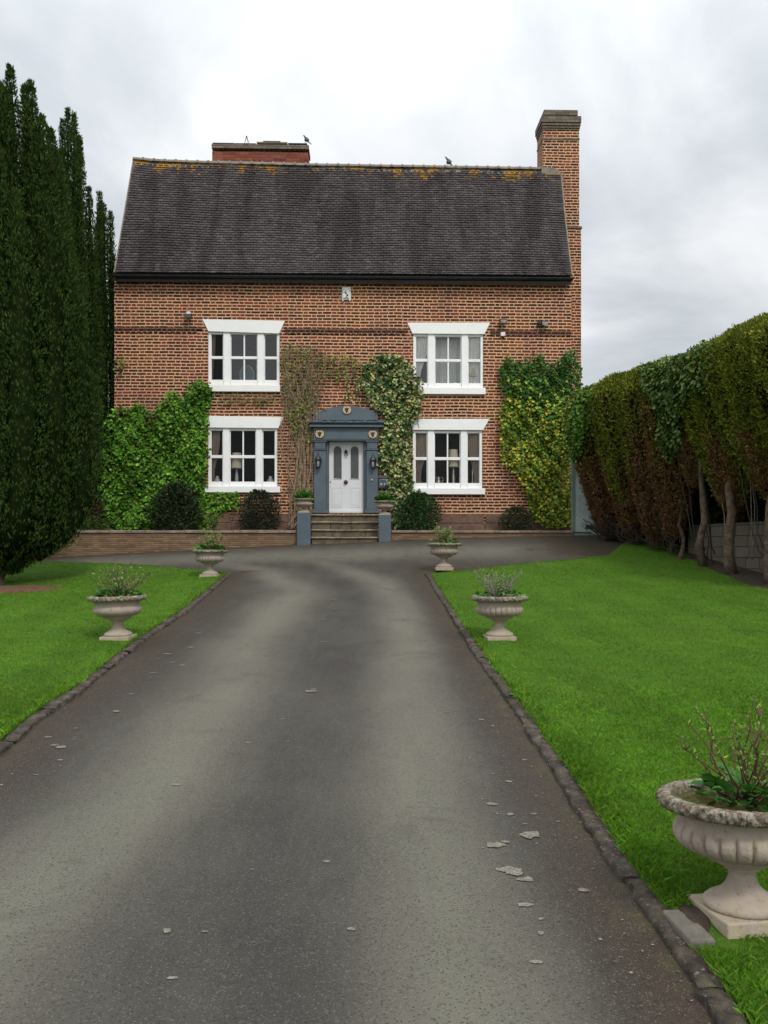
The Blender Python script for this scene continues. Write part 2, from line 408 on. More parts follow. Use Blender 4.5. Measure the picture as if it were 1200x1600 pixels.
t.put(b.inputs['Base Color'], c); b.inputs['Roughness'].default_value = .75; b.inputs['Specular IOR Level'].default_value = .3
bump(t, b, t.noise(co, 40, 4), .004)
M['ridge'] = simple('ridge_tile_clay', (.21, .19, .16), .9, var=.25, scale=5, bmp=.006, dirt=(.30, .18, .05))

# urn stone
m, t, b = mat('urn_stone'); M['urn'] = m; co = t.coord(); x, y, z = t.sep(co)
c = t.mix(t.rng(t.noise(co, 6, 6, .6), .35, .7), (.40, .33, .27), (.30, .245, .195))
c = t.mix(t.rng(t.math('ADD', t.noise(co, 10, 5, .65), t.rng(z, 0, .14, .14, -.05)), .5, .72, 0, .6), c, (.42, .37, .20))
c = t.mix(t.rng(t.noise(co, 28, 6, .75), .54, .7, 0, .7), c, (.15, .115, .085))
t.put(b.inputs['Base Color'], c); b.inputs['Roughness'].default_value = .85
bump(t, b, t.noise(co, 55, 5, .65), .004)
m, t, b = mat('urn_rim_lichen'); M['urnrim'] = m; co = t.coord()
c = t.ramp(t.noise(co, 34, 6, .7), [(.36, (.07, .055, .04)), (.46, (.17, .14, .10)), (.55, (.33, .29, .22)), (.66, (.46, .43, .35))])
c = t.mix(t.rng(t.noise(co, 9, 4, .6), .5, .68, 0, .7), c, (.20, .15, .07))
t.put(b.inputs['Base Color'], c); b.inputs['Roughness'].default_value = .95
bump(t, b, t.noise(co, 34, 5, .7), .02)

# driveway
m, t, b = mat('driveway_asphalt'); M['drive'] = m; co = t.coord()
a = t.new('ShaderNodeAttribute', attribute_name='col'); tr_, dirt_, _ = t.sep(a.outputs['Color'])
big = t.noise(co, .9, 4, .6)
tr_ = t.math('ADD', tr_, t.math('MULTIPLY', t.math('SUBTRACT', t.noise(t.comb(t.math('MULTIPLY', t.sep(co)[0], 3.0), t.math('MULTIPLY', t.sep(co)[1], .5), 0.0), 1.0, 7, .68), .5), .75), clamp=True)
base = t.mix(t.rng(big, .35, .65), (.042, .037, .031), (.060, .054, .046))
c = t.mix(t.math('MULTIPLY', tr_, t.rng(t.noise(co, .5, 3), .3, .6, .75, 1.0)), base, (.155, .148, .114))
dn = t.math('ADD', dirt_, t.math('MULTIPLY', t.math('SUBTRACT', t.noise(co, 2.2, 6, .7), .5), .7))
c = t.mix(t.rng(dn, .25, .8, 0, .95), c, (.046, .031, .021))
ms = t.math('MULTIPLY', t.rng(dn, .75, 1.15), t.rng(t.noise(co, 5, 6, .75), .47, .62))
c = t.mix(ms, c, (.07, .065, .022))
vo = t.new('ShaderNodeTexVoronoi', feature='F1'); t.l.new(co, vo.inputs['Vector']); vo.inputs['Scale'].default_value = 110
cr = t.sep(vo.outputs['Color'])[0]
c = t.mix(t.math('MULTIPLY', t.rng(cr, .72, .99, 0, .42), t.rng(vo.outputs['Distance'], .55, .25)), c, (.27, .26, .235))
c = t.mix(t.math('MULTIPLY', t.rng(cr, .30, .05, 0, .8), t.rng(vo.outputs['Distance'], .7, .3)), c, (.022, .02, .018))
sp = t.noise(co, 190, 3, .8)
c = t.mix(t.rng(sp, .54, .72, 0, .45), c, (.26, .25, .23))
wetp = t.noise(co, 1.7, 6, .7, .6)
c = t.mix(t.rng(wetp, .56, .70, 0, .35), c, (.035, .031, .026))
c = t.mix(t.rng(t.noise(co, 150, 2, .7), .35, .22, 0, .8), c, (.02, .018, .016))
t.put(b.inputs['Base Color'], c)
t.put(b.inputs['Roughness'], t.rng(tr_, 0, 1, .62, .72)); b.inputs['Specular IOR Level'].default_value = .25
bump(t, b, t.noise(co, 160, 3, .7), .006, .7)

# lawn under the blades
m, t, b = mat('lawn_turf'); M['lawn'] = m; co = t.coord(); x, y, z = t.sep(co)
c = t.mix(t.rng(t.noise(co, 1.3, 5, .6), .35, .65), (.068, .155, .010), (.10, .205, .016))
c = t.mix(t.rng(t.noise(co, 40, 4, .7), .42, .7, 0, .7), c, (.026, .080, .004))
c = t.mix(t.rng(t.noise(co, 17, 5, .7), .58, .75, 0, .5), c, (.11, .20, .025))
t.put(b.inputs['Base Color'], c); b.inputs['Roughness'].default_value = .85; b.inputs['Specular IOR Level'].default_value = .2
bump(t, b, t.noise(co, 60, 4, .7), .03)
m, t, b = mat('kerb_stone'); M['kerb'] = m; co = t.coord()
c = t.ramp(t.noise(co, 9, 6, .7), [(.36, (.024, .018, .014)), (.50, (.060, .046, .033)), (.64, (.12, .098, .072))])
c = t.mix(t.rng(t.noise(co, 30, 4, .7), .60, .70, 0, .7), c, (.33, .31, .28))
c = t.mix(t.rng(t.noise(co, 4, 5, .7), .56, .68, 0, .7), c, (.06, .065, .025))
t.put(b.inputs['Base Color'], c); b.inputs['Roughness'].default_value = .95
bump(t, b, t.noise(co, 30, 5, .7), .02)
M['earth'] = simple('field_earth', (.07, .08, .03), .95, var=.4, scale=1.5)

# ================================================================== GROUND
def grid(name, xs, ys, zf, mat_, cols=None, kind='structure'):
    X, Y = np.meshgrid(xs, ys); Z = zf(X, Y)
    V = np.stack([X, Y, Z], -1).reshape(-1, 3); nx = len(xs)
    i = np.arange(len(ys) - 1)[:, None] * nx + np.arange(nx - 1)[None, :]; i = i.ravel()
    Q = np.stack([i, i + 1, i + nx + 1, i + nx], 1)
    o = npmesh(name, V, Q, mat_, None if cols is None else cols(X, Y).reshape(-1, 3), smooth=True)
    o['kind'] = kind; return o
far = np.concatenate([-np.geomspace(900, 16, 24), np.arange(-15, 15.1, 1.0), np.geomspace(16, 900, 24)])
fary = np.concatenate([-np.geomspace(900, 46, 12), np.arange(-45, 60, 1.0), np.geomspace(61, 1500, 24)])
grid('ground', far, fary, lambda X, Y: G(X, Y) - .09, M['earth'])

rk_in = [hit(*p) for p in [(664, 898), (683, 930), (705, 967), (737, 1017), (788, 1095), (860, 1200), (950, 1354), (1030, 1467), (1121, 1600)]]
rk_in += [(rk_in[-1][0] + .01, 2.0), (rk_in[-1][0] + .03, -4.0), (rk_in[-1][0] + .05, -12)]
lk_in = [hit(*p) for p in [(362, 898), (345, 913), (300, 952), (215, 1010), (140, 1075), (62, 1125), (5, 1177)]]
lk_in += [(lk_in[-1][0] + .02, 4.0), (lk_in[-1][0] + .05, 1.0), (lk_in[-1][0] + .1, -12)]
def kx(line, Y):
    a_ = np.array(sorted(line, key=lambda p: p[1])); return np.interp(Y, a_[:, 1], a_[:, 0])
KW = .11
def road_cols(X, Y):
    s = .015 * np.clip(Y - 13, 0, 30) ** 2.6; Xc = X + s
    wv = .10 * np.sin(Y * .7) + .06 * np.sin(Y * 1.9 + 1)
    tr = np.exp(-((Xc + 1.62 + wv) / .50) ** 2) + .95 * np.exp(-((Xc - .26 - wv * .5) / .40) ** 2)
    fork = np.clip((Y - 17) / 2.5, 0, 1) * np.exp(-((Y - 20.2 + .04 * (X + 2)) / 1.0) ** 2)
    tr = np.clip(np.maximum(tr * (1 - .6 * np.clip((Y - 17.5) / 3, 0, 1)), fork * .8), 0, 1)
    # moss and washed-in soil along the kerbs and the walls
    dr = np.clip(1 - (kx(rk_in, Y) - X) / .62, 0, 1) * (Y < 18.4); dl = np.clip(1 - (X - kx(lk_in, Y)) / 1.05, 0, 1) * (Y < 18.4)
    hy = (X - HO[0]) * -SA + (Y - HO[1]) * CA
    dw = np.clip(1 - (-1.25 - hy) / .8, 0, 1)
    corner = np.clip((X - 2.3) / 2.2, 0, 1) * np.clip((Y - 18.0) / 1.5, 0, 1) * .9
    fr = np.clip(1 - np.hypot(X - .8, Y - 18.2) / 1.8, 0, 1) * .7
    dd_ = np.clip(np.maximum.reduce([dr * 1.05, dl * .92, dw, corner, fr]), 0, 1.1)
    return np.stack([tr, dd_, 0 * X], -1)
ys = np.concatenate([np.arange(-14, 0, .5), np.arange(0, 23.6, .08)])
grid('driveway', np.concatenate([np.arange(-16, -4, .4), np.arange(-4, 2, .06), np.arange(2, 9, .3)]), ys, lambda X, Y: G(X, Y) + .004 * wob(X, Y, 1.5), M['drive'], road_cols)

# kerbs: weathered edging stones laid end to end
def kerb(line, side):
    a_ = np.array(sorted(line, key=lambda p: p[1])); ya, yb = -10.0, a_[-1, 1]
    V = []; Q = []; y0 = ya
    while y0 < yb - .05:
        L = min(.86 + .12 * rng.random(), yb - y0); n = max(2, int(L / .07))
        jx, jz = .010 * rng.standard_normal(2)
        rings = []
        for i in range(n + 1):
            y = y0 + .006 + (L - .012) * i / n; x = float(kx(line, y)) + jx
            g = float(G(x, y)); r1 = .007 * rng.standard_normal(4); top = .038 + jz * .45
            end = .012 if i in (0, n) else 0
            pf = [(0, -.06), (.0 + r1[0], top - .016), (.009 + r1[1], top - .002 - end + r1[2] * .5), (KW * .5, top + .002 + r1[2] * .9 - end), (KW - .01 + r1[3], top - end + r1[1] * .5), (KW + r1[0], top - .03), (KW, -.06)]
            rings.append([(x + side * px_, y, g + pz) for px_, pz in pf])
        o_ = len(V); k = 7
        for r_ in rings: V += r_
        for i in range(n):
            for j in range(k - 1):
                q = [o_ + i * k + j, o_ + i * k + j + 1, o_ + (i + 1) * k + j + 1, o_ + (i + 1) * k + j]
                Q.append(q if side < 0 else q[::-1])
        for e in (0, n):
            b_ = o_ + e * k
            Q.append([b_, b_ + 1, b_ + 5, b_ + 6]); Q.append([b_ + 1, b_ + 2, b_ + 4, b_ + 5])
        y0 += L
    o = npmesh('kerb', V, Q, M['kerb'], smooth=False); o['kind'] = 'structure'; return o
kerb(rk_in, 1); kerb(lk_in, -1)

UP = .055
r_far = [hit(*p, UP) for p in [(672, 897), (684, 895), (720, 892), (780, 884), (880, 874), (950, 868)]] + [(6.6, 21.9), (8.5, 22.0), (10, 22.0)]
l_far = [hit(*p, UP) for p in [(357, 896), (345, 892), (300, 889), (230, 883), (150, 879), (100, 877.5), (0, 875)]]
l_far += [(-16, l_far[-1][1] - .2)]
def lawn(line, farline, side, name, X1):
    a_ = np.array(sorted(farline, key=lambda p: p[0]))
    us = np.concatenate([[0, .0002], np.linspace(.004, 1, 90) ** 1.3]); vs = np.linspace(0, 1, 130)
    V = []
    for v_ in vs:
        for u_ in us:
            # rows follow the kerb; columns end on the far edge
            x = 0; yf = 18.0
            for _ in range(6):
                y = -12 + v_ * (yf + 12); xk = float(kx(line, y)) + side * (KW + .005); x = xk + u_ * (X1 - xk)
                xe = float(kx(line, yf)) + side * (KW + .005); xf = xe + u_ * (X1 - xe)
                yf = float(np.interp(xf, a_[:, 0], a_[:, 1]))
            V.append((x, y, 0))
    V = np.array(V); V[:, 2] = G(V[:, 0], V[:, 1]) + UP + .012 * wob(V[:, 0], V[:, 1], 1.2)
    nu = len(us); V = V.reshape(len(vs), nu, 3)
    V[:, 0, 2] -= .08
    skirt = V[-1:].copy(); skirt[..., 2] -= .1; V = np.concatenate([V, skirt]); nv = len(V)
    i = (np.arange(nv - 1)[:, None] * nu + np.arange(nu - 1)[None]).ravel()
    Q = np.stack([i, i + 1, i + nu + 1, i + nu], 1)
    if side < 0: Q = Q[:, ::-1]
    o = npmesh(name, V.reshape(-1, 3), Q, M['lawn'], smooth=True); o['kind'] = 'structure'; return o
lawn(rk_in, r_far, 1, 'lawn', 10.0); lawn(lk_in, l_far, -1, 'lawn', -15.0)
rfa = np.array(sorted(r_far)); lfa = np.array(sorted(l_far))
def on_lawn(X, Y, m_=0.0):
    r_ = (X > kx(rk_in, Y) + KW + m_) & (Y < np.interp(X, rfa[:, 0], rfa[:, 1])) & (X < 9.5) & ((X > 1.2) | (Y < 18))
    l_ = (X < kx(lk_in, Y) - KW - m_) & (Y < np.interp(X, lfa[:, 0], lfa[:, 1])) & (X > -13)
    return r_ | l_
URN1, URN2, URN3 = (1.58, 3.66), (1.47, 10.6), (1.27, 17.6)
URN4, URN5 = (-3.385, 10.6), (-3.62, 17.3)

# grass blades
def blades(n, dens):
    out = []
    while sum(map(len, out)) < n:
        d_ = rng.uniform(2.2, 22, 200000); k = np.minimum(5200, 115000 / d_ ** 2) * d_          # area of a ring sector grows with d
        keep = rng.random(len(d_)) < k / (5200 * 4.7)
        d_ = d_[keep]; s_ = rng.uniform(-.85, .85, len(d_)); keep2 = rng.random(len(d_)) < np.clip(1.6 - abs(s_) * 1.25, .45, 1); d_, s_ = d_[keep2], s_[keep2]; X = d_ * s_; Y = d_
        ok = on_lawn(X, Y, -.03)
        ok &= ~((np.hypot(X - 1.35, Y - 3.55) < .28) & (X < 1.48) & (Y < 3.72) & (Y > 3.38))
        for u_ in (URN1, URN2, URN4): ok &= np.maximum(abs(X - u_[0]), abs(Y - u_[1])) > .185
        out.append(np.stack([X[ok], Y[ok]], 1))
    p = np.concatenate(out)[:n]; X, Y = p[:, 0], p[:, 1]; dd_ = Y
    edge = np.minimum(abs(X - kx(rk_in, Y) - KW), abs(kx(lk_in, Y) - KW - X)) < .12
    h = rng.uniform(.012, .030, n) * (1 + .8 * edge * rng.random(n)) * np.where(dd_ > 8, .8, 1); wd = np.maximum(.0026, dd_ * .00085) * rng.uniform(.7, 1.3, n)
    th = rng.uniform(0, 2 * np.pi, n); bx, by = np.cos(th), np.sin(th)
    lean = rng.normal(0, .55, (n, 2)) * h[:, None]
    z = G(X, Y) + UP + .012 * wob(X, Y, 1.2) - .004
    V = np.zeros((n, 4, 3)); V[:, 0] = np.stack([X - bx * wd / 2, Y - by * wd / 2, z], 1); V[:, 1] = np.stack([X + bx * wd / 2, Y + by * wd / 2, z], 1)
    mx_ = np.stack([X + lean[:, 0] * .35, Y + lean[:, 1] * .35, z + h * .6], 1)
    V[:, 2] = np.stack([X + lean[:, 0], Y + lean[:, 1], z + h], 1)
    V[:, 3] = mx_ - np.stack([bx, by, 0 * bx], 1) * (wd * .35)[:, None]
    patch = wob(X, Y, .8)[:, None]; stripe = (np.sin((X + Y * .12) * 2 * np.pi / 1.1) > 0)[:, None] * .2 + .9
    C = (vary(n, (.104, .238, .016), .18, .10) * (1 - .5 * np.clip(wob(X, Y, .55, 2)[:, None] * 1.2 - .25, 0, 1)) + .5 * np.clip(wob(X, Y, .55, 2)[:, None] * 1.2 - .25, 0, 1) * np.array([.17, .235, .04])) * (1 + .12 * patch) * stripe
    yel = (rng.random(n) < .06); C[yel] = vary(yel.sum(), (.17, .22, .05), .2)
    C = np.repeat(np.clip(C, .01, 1), 4, 0)
    o = npmesh('grass', V.reshape(-1, 3), np.arange(4 * n).reshape(-1, 4), M['grass'], C); o['kind'] = 'stuff'; return o
blades(460000, 1)

# bare ground under the first yew
def patchmesh(name, c, rx, ry, mat_, n=40, amp=.15, h=.02, base=UP):
    V = [(c[0], c[1], float(G(*c)) + base + h)]
    ph = rng.random(4) * 6
    for rr in (.35, .7, 1.0):
        for i in range(n):
            th = 2 * np.pi * i / n; k = rr * (1 + amp * (np.sin(3 * th + ph[0]) + .6 * np.sin(5 * th + ph[1]) + .5 * np.sin(9 * th + ph[2])))
            x, y = c[0] + rx * k * np.cos(th), c[1] + ry * k * np.sin(th)
            V.append((x, y, float(G(x, y)) + base + h * (1 - rr * rr) + (.006 if rr < 1 else -.012)))
    Fc = [(0, 1 + i, 1 + (i + 1) % n) for i in range(n)]
    for r_ in range(2): Fc += [(1 + r_ * n + i, 1 + (r_ + 1) * n + i, 1 + (r_ + 1) * n + (i + 1) % n, 1 + r_ * n + (i + 1) % n) for i in range(n)]
    mb = MB(); mb.add(V, Fc); return obj(name, mb, mat_, smooth=True)
o = patchmesh('soil', (-7.7, 15.6), 1.9, .75, M['redsoil'], h=.035); o['kind'] = 'structure'
o = patchmesh('soil', (7.75, 16.9), 1.15, 4.4, M['soil'], h=.03, amp=.05); o['kind'] = 'structure'
o = patchmesh('soil', (1.365, 3.64), .07, .13, M['soil'], h=.006, amp=.1); o['kind'] = 'structure'

# lichen spots and fallen petals on the asphalt: uncountable specks
V = []; Q = []
def spot(X, Y, r, squash=1.0):
    n = 18; z = float(G(X, Y)) + .004 * float(wob(np.array(X), np.array(Y), 1.5)) + .0035; o_ = len(V); ph = rng.random() * 6
    V.append((X, Y, z + .0006))
    for i in range(n):
        k = r * (1 + .09 * rng.standard_normal() + .16 * math.sin(2 * 2 * np.pi * i / n + ph * 3) + .1 * math.sin(5 * 2 * np.pi * i / n + ph)); th = 2 * np.pi * i / n + ph
        V.append((X + k * np.cos(th), Y + k * squash * np.sin(th), z))
    for i in range(n): Q.append([o_, o_ + 1 + i, o_ + 1 + (i + 1) % n])
big = [(828, 1305, 16), (775, 1321, 14), (790, 1316, 7), (800, 1362, 18), (784, 1360, 8), (820, 1376, 12), (825, 1375, 8), (820, 1416, 14), (846, 1437, 5), (912, 1393, 8), (838, 1506, 9),
       (486, 1080, 8), (505, 1003, 6), (490, 1077, 5), (520, 937, 6), (515, 941, 6), (512, 955, 5), (525, 952, 7), (505, 968, 5), (768, 1258, 9), (797, 1273, 7), (835, 1272, 6),
       (182, 1112, 7), (95, 1168, 8), (85, 1165, 6), (75, 1152, 6), (118, 1138, 4), (388, 1161, 6), (285, 1040, 6), (270, 1035, 5), (845, 1461, 6), (795, 1222, 5), (820, 1188, 4), (752, 1125, 5), (770, 1135, 4),
       (320, 935, 5), (342, 945, 4), (262, 1022, 7), (310, 990, 6), (298, 1012, 5), (240, 1052, 5), (205, 1085, 5)]
for px, py, r in big:
    X, Y = hit(px, py); spot(X, Y, r * Y / F * rng.uniform(.8, 1.1), rng.uniform(.7, 1.2))
for _ in range(650):
    Y = 2.3 + 19 * rng.random() ** 1.15; X = rng.uniform(-3.3, 1.25)
    if not (float(kx(lk_in, Y)) + .05 < X < float(kx(rk_in, Y)) - .04) and Y < 17.6: continue
    edgey = min(abs(X - 1.1) / .7, abs(X + 3) / .9, abs(X + .75) / .35 + .35)
    if rng.random() > np.exp(-edgey * 1.5) + .08: continue
    spot(X, Y, rng.choice([.006, .009, .013, .02, .028], p=[.34, .32, .2, .1, .04]), rng.uniform(.5, 1.1))
for _ in range(150): spot(rng.uniform(-6.5, 5.0), rng.uniform(18.5, 21.6), rng.uniform(.012, .04), rng.uniform(.5, 1))
o = npmesh('lichen_spots', V, Q, M['lichen']); tag(o, kind='stuff')
lv = LV(); n = 2400
Y = rng.uniform(2.4, 20.5, n); side = rng.random(n) < .55
X = np.where(side, kx(rk_in, Y) - np.abs(rng.normal(0, .26, n)), kx(lk_in, Y) + np.abs(rng.normal(0, .45, n)))
c = np.stack([X, Y, G(X, Y) + .009], 1); tdir = np.stack([rng.normal(size=n), rng.normal(size=n), .12 * rng.random(n)], 1)
nn = np.stack([rng.normal(0, .3, n), rng.normal(0, .3, n), np.ones(n)], 1)
lv.add(c, tdir, nn, rng.uniform(.008, .024, n), rng.uniform(.004, .012, n), pick(n, [(.16, .11, .06), (.32, .27, .18), (.08, .05, .03), (.10, .13, .04)], [3, 1.2, 3, 1]))
o = lv.build('leaf_debris', M['leaf']); tag(o, kind='stuff')

# ================================================================== HOUSE
house = empty('brick_house', (HO[0], HO[1], 0), A, 'long two storey brick house with dark tiled roof and pale blue front door', 'house')
def hp_box(mb, l, t_, r_, b_, off0, off1):
    """box whose front (off0 in front of the facade) covers the photo's rectangle l,t,r,b"""
    x0, z1 = HP(l, t_, off0); x1, z0 = HP(r_, b_, off0)
    return mb.box(x0, -off0, z0, x1, -off1, z1)
XL, _ = HP(178.5, 600); XR, _ = HP(893, 600); ZE = HP(536, 431.5)[1]; RUN = 2.2; DEP = 2 * RUN
WINS = {  # frame l,t,r,b ; lintel poly ; sill
    'ul': ((325, 517.5, 437, 602), [(316, 498.5), (445, 501.5), (436, 521), (325.5, 517.5)], (320.5, 602.5, 437.5, 612)),
    'ur': ((645.5, 521, 755.5, 607), [(636.5, 504), (766, 504), (757, 522), (644.5, 521)], (646, 606.5, 759, 616)),
    'll': ((325, 668, 433.5, 762), [(318, 649.5), (443, 652), (435, 669), (325, 668)], (319.5, 761, 437.5, 769.5)),
    'lr': ((645, 672, 754, 764), [(640, 654.5), (765, 654.5), (755, 672), (645, 671.5)], (641, 764, 758, 772.5)),
}
holes = []
for k, (fr, li, si) in WINS.items():
    x0, z1 = HP(fr[0], fr[1]); x1, z0 = HP(fr[2], fr[3]); holes.append((x0, z0, x1, z1))
dx0, dz1 = HP(513, 688); dx1, dz0 = HP(569.5, 802); holes.append((dx0, dz0, dx1, dz1))
ZB = 1.3
def wall_with_holes(mb, x0, x1, z0, z1, hs, y, depth):
    xs = sorted({x0, x1, *[h[0] for h in hs], *[h[2] for h in hs]}); zs = sorted({z0, z1, *[h[1] for h in hs], *[h[3] for h in hs]})
    for i in range(len(xs) - 1):
        for j in range(len(zs) - 1):
            cx, cz = (xs[i] + xs[i + 1]) / 2, (zs[j] + zs[j + 1]) / 2
            if any(h[0] < cx < h[2] and h[1] < cz < h[3] for h in hs): continue
            mb.add([(xs[i], y, zs[j]), (xs[i + 1], y, zs[j]), (xs[i + 1], y, zs[j + 1]), (xs[i], y, zs[j + 1])], [(0, 1, 2, 3)])
            mb.add([(xs[i], y + depth, zs[j]), (xs[i + 1], y + depth, zs[j]), (xs[i + 1], y + depth, zs[j + 1]), (xs[i], y + depth, zs[j + 1])], [(3, 2, 1, 0)])
    for a_, b_, c_, d_ in hs:
        mb.add([(a_, y, b_), (c_, y, b_), (c_, y, d_), (a_, y, d_), (a_, y + depth, b_), (c_, y + depth, b_), (c_, y + depth, d_), (a_, y + depth, d_)],
               [(0, 3, 7, 4), (1, 5, 6, 2), (0, 4, 5, 1), (3, 2, 6, 7)])
mb = MB(); wall_with_holes(mb, XL, XR, ZB, ZE, holes, 0.0, .24)
ZR = HP(536, 258, -RUN)[1]
for x in (XL, XR):                                     # gable ends
    s_ = 1 if x == XR else -1; xi = x - s_ * .24
    pr = [(0.0, ZB), (0, ZE), (RUN, ZR - .22), (DEP, ZE), (DEP, ZB)]
    vs = [(x, p[0], p[1]) for p in pr] + [(xi, max(.24, min(p[0], DEP)), p[1]) for p in pr]
    f0 = [(0, 1, 2, 3, 4), (9, 8, 7, 6, 5), (1, 6, 7, 2), (2, 7, 8, 3), (3, 8, 9, 4)]
    mb.add(vs, [f[::-1] for f in f0] if s_ > 0 else f0)
mb.box(XL + .24, DEP - .24, ZB, XR - .24, DEP, ZE)
obj('wall', mb, M['brick'], house)
# inner floor and partitions (keep the rooms behind the windows apart)
mid = HP(536, 632)[1]
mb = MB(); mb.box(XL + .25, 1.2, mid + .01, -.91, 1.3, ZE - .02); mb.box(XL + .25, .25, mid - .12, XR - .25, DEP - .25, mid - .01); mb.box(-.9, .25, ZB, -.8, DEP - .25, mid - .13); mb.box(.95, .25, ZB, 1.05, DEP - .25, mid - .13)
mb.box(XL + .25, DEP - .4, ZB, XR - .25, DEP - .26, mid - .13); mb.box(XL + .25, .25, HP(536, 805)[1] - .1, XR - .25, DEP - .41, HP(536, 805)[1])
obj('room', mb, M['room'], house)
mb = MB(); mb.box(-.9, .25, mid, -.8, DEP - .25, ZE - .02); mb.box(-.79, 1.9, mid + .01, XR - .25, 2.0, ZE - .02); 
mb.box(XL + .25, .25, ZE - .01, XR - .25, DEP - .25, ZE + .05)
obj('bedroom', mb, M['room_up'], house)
# string course with a row of dentils
for l, r_ in ((178.6, 316), (445, 637), (766, 892.5)):
    mb = MB()
    x0, x1 = HP(l, 515)[0], HP(r_, 515)[0]; zc = (HP(l, 510.5 + (l - 180) * .010)[1] + HP(r_, 510.5 + (r_ - 180) * .010)[1]) / 2
    mb.box(x0, -.035, zc - .072, x1, .0 + .002, zc)
    x = x0 + .02
    while x < x1 - .1: mb.box(x, -.03, zc - .15, x + .10, .002, zc - .073); x += .155
    obj('string_course', mb, M['brick_dark'], house, bevel=.004)
# brick-on-edge course right under the eaves and stone plinth
mb = MB(); mb.box(XL + .002, -.03, ZE - .09, XR - .002, .002, ZE + .02); obj('eaves_course', mb, M['brick_dark'], house)
zp = HP(700, 803)[1]; xa = HP(489, 803)[0]; xb = HP(593, 803)[0]
for a_, b_ in ((XL - .03, xa), (xb, XR + .02)):
    x = a_; mb = MB()
    while x < b_ - .05:
        L = min(rng.uniform(.7, 1.5), b_ - x)
        z = ZB; h = zp - .24 + rng.uniform(-.04, .04)
        mb.box(x, -.055 - .01 * rng.random(), ZB, x + L - .012, .0, h); mb.box(x + .02, -.04 - .01 * rng.random(), h + .012, x + L - .03, .0, zp); x += L
    obj('plinth', mb, M['plinth'], house, bevel=.012)

# ---- windows
FX = [0, .035, .207, .311, .491, .511, .685, .785, .964, 1]; FZ = [0, .045, .455, .497, .90, 1]
def window(key, label_, glassm):
    fr, li, si = WINS[key]
    x0, z1 = HP(fr[0], fr[1]); x1, z0 = HP(fr[2], fr[3]); x0 += .003; x1 -= .003; z0 += .003; z1 -= .003
    X = [x0 + f * (x1 - x0) for f in FX]; Z = [z1 - f * (z1 - z0) for f in FZ]
    mb = MB(); yf, yb = .035, .13
    mb.box(X[0], yf, z0, X[1], yb, z1); mb.box(X[8], yf, z0, X[9], yb, z1)
    for a_, b_ in ((2, 3), (6, 7)):
        mb.box(X[a_] + .012, yf - .02, Z[5], X[b_] - .012, yb, z1)
        mb.box(X[a_], yf + .022, Z[5], X[a_] + .011, yb - .01, z1); mb.box(X[b_] - .011, yf + .022, Z[5], X[b_], yb - .01, z1)
    for a_, b_ in ((1, 2), (3, 6), (7, 8)):
        e = .001
        mb.box(X[a_] + e, yf + .01, Z[1], X[b_] - e, yb, z1)                    # head
        mb.box(X[a_] + e, yf + .02, Z[3], X[b_] - e, yb - .02, Z[2])            # meeting rail
        mb.box(X[a_] + e, yf + .006, Z[5], X[b_] - e, yb, Z[4])                 # bottom rail
        mb.box(X[a_] + e, yf + .018, Z[3] - .014, X[b_] - e, yb - .03, Z[3] - .001)
        for zt, zb_ in ((Z[1], Z[2]), (Z[3] - .015, Z[4])):
            mb.box(X[a_] + e, yf + .035, zb_ + e, X[a_] + .016, yb - .03, zt - e); mb.box(X[b_] - .016, yf + .035, zb_ + e, X[b_] - e, yb - .03, zt - e)
    for zt, zb_ in ((Z[1], Z[2]), (Z[3] - .015, Z[4])): mb.box(X[4], yf + .028, zb_ + .001, X[5], yb - .03, zt - .001)
    wobj = obj('window', mb, M['white'], house, bevel=.003); wobj['label'] = label_
    for q, (a_, b_) in enumerate(((1, 2), (3, 6), (7, 8))):
        gm = glassm[q] if isinstance(glassm, tuple) else glassm
        mb = MB(); mb.add([(X[a_] - .01, .088, z0 + .02), (X[b_] + .01, .088, z0 + .02), (X[b_] + .01, .088, z1 - .02), (X[a_] - .01, .088, z1 - .02)], [(0, 1, 2, 3)]); obj('pane', mb, gm, wobj)
    mb = MB(); pl = [HP(px, py, .03) for px, py in li]; mb.prism(pl[::-1], -.03, .03); obj('lintel', mb, M['white'], wobj, bevel=.004)
    mb = MB(); hp_box(mb, si[0], si[1] - 1.4, si[2], si[3], .09, -.034); obj('sill', mb, M['white'], wobj, bevel=.008)
    mb = MB(); mb.box(x0 - .05, .135, z0 - .03, x1 + .05, .46, z0 + .02); obj('window_board', mb, M['white'], wobj, bevel=.004)
    return X, Z, z0 + .02
WD = {}
WD['ul'] = window('ul', 'upper left white sash window with grey sky reflections', (M['glass'], M['glass_mid'], M['glass_mid']))
WD['ur'] = window('ur', 'upper right white sash window hung with pale net cloth', M['glass_ur'])
WD['ll'] = window('ll', 'lower left white sash window beside the ivy', M['glass'])
WD['lr'] = window('lr', 'lower right white sash window with tied back curtains', M['glass'])

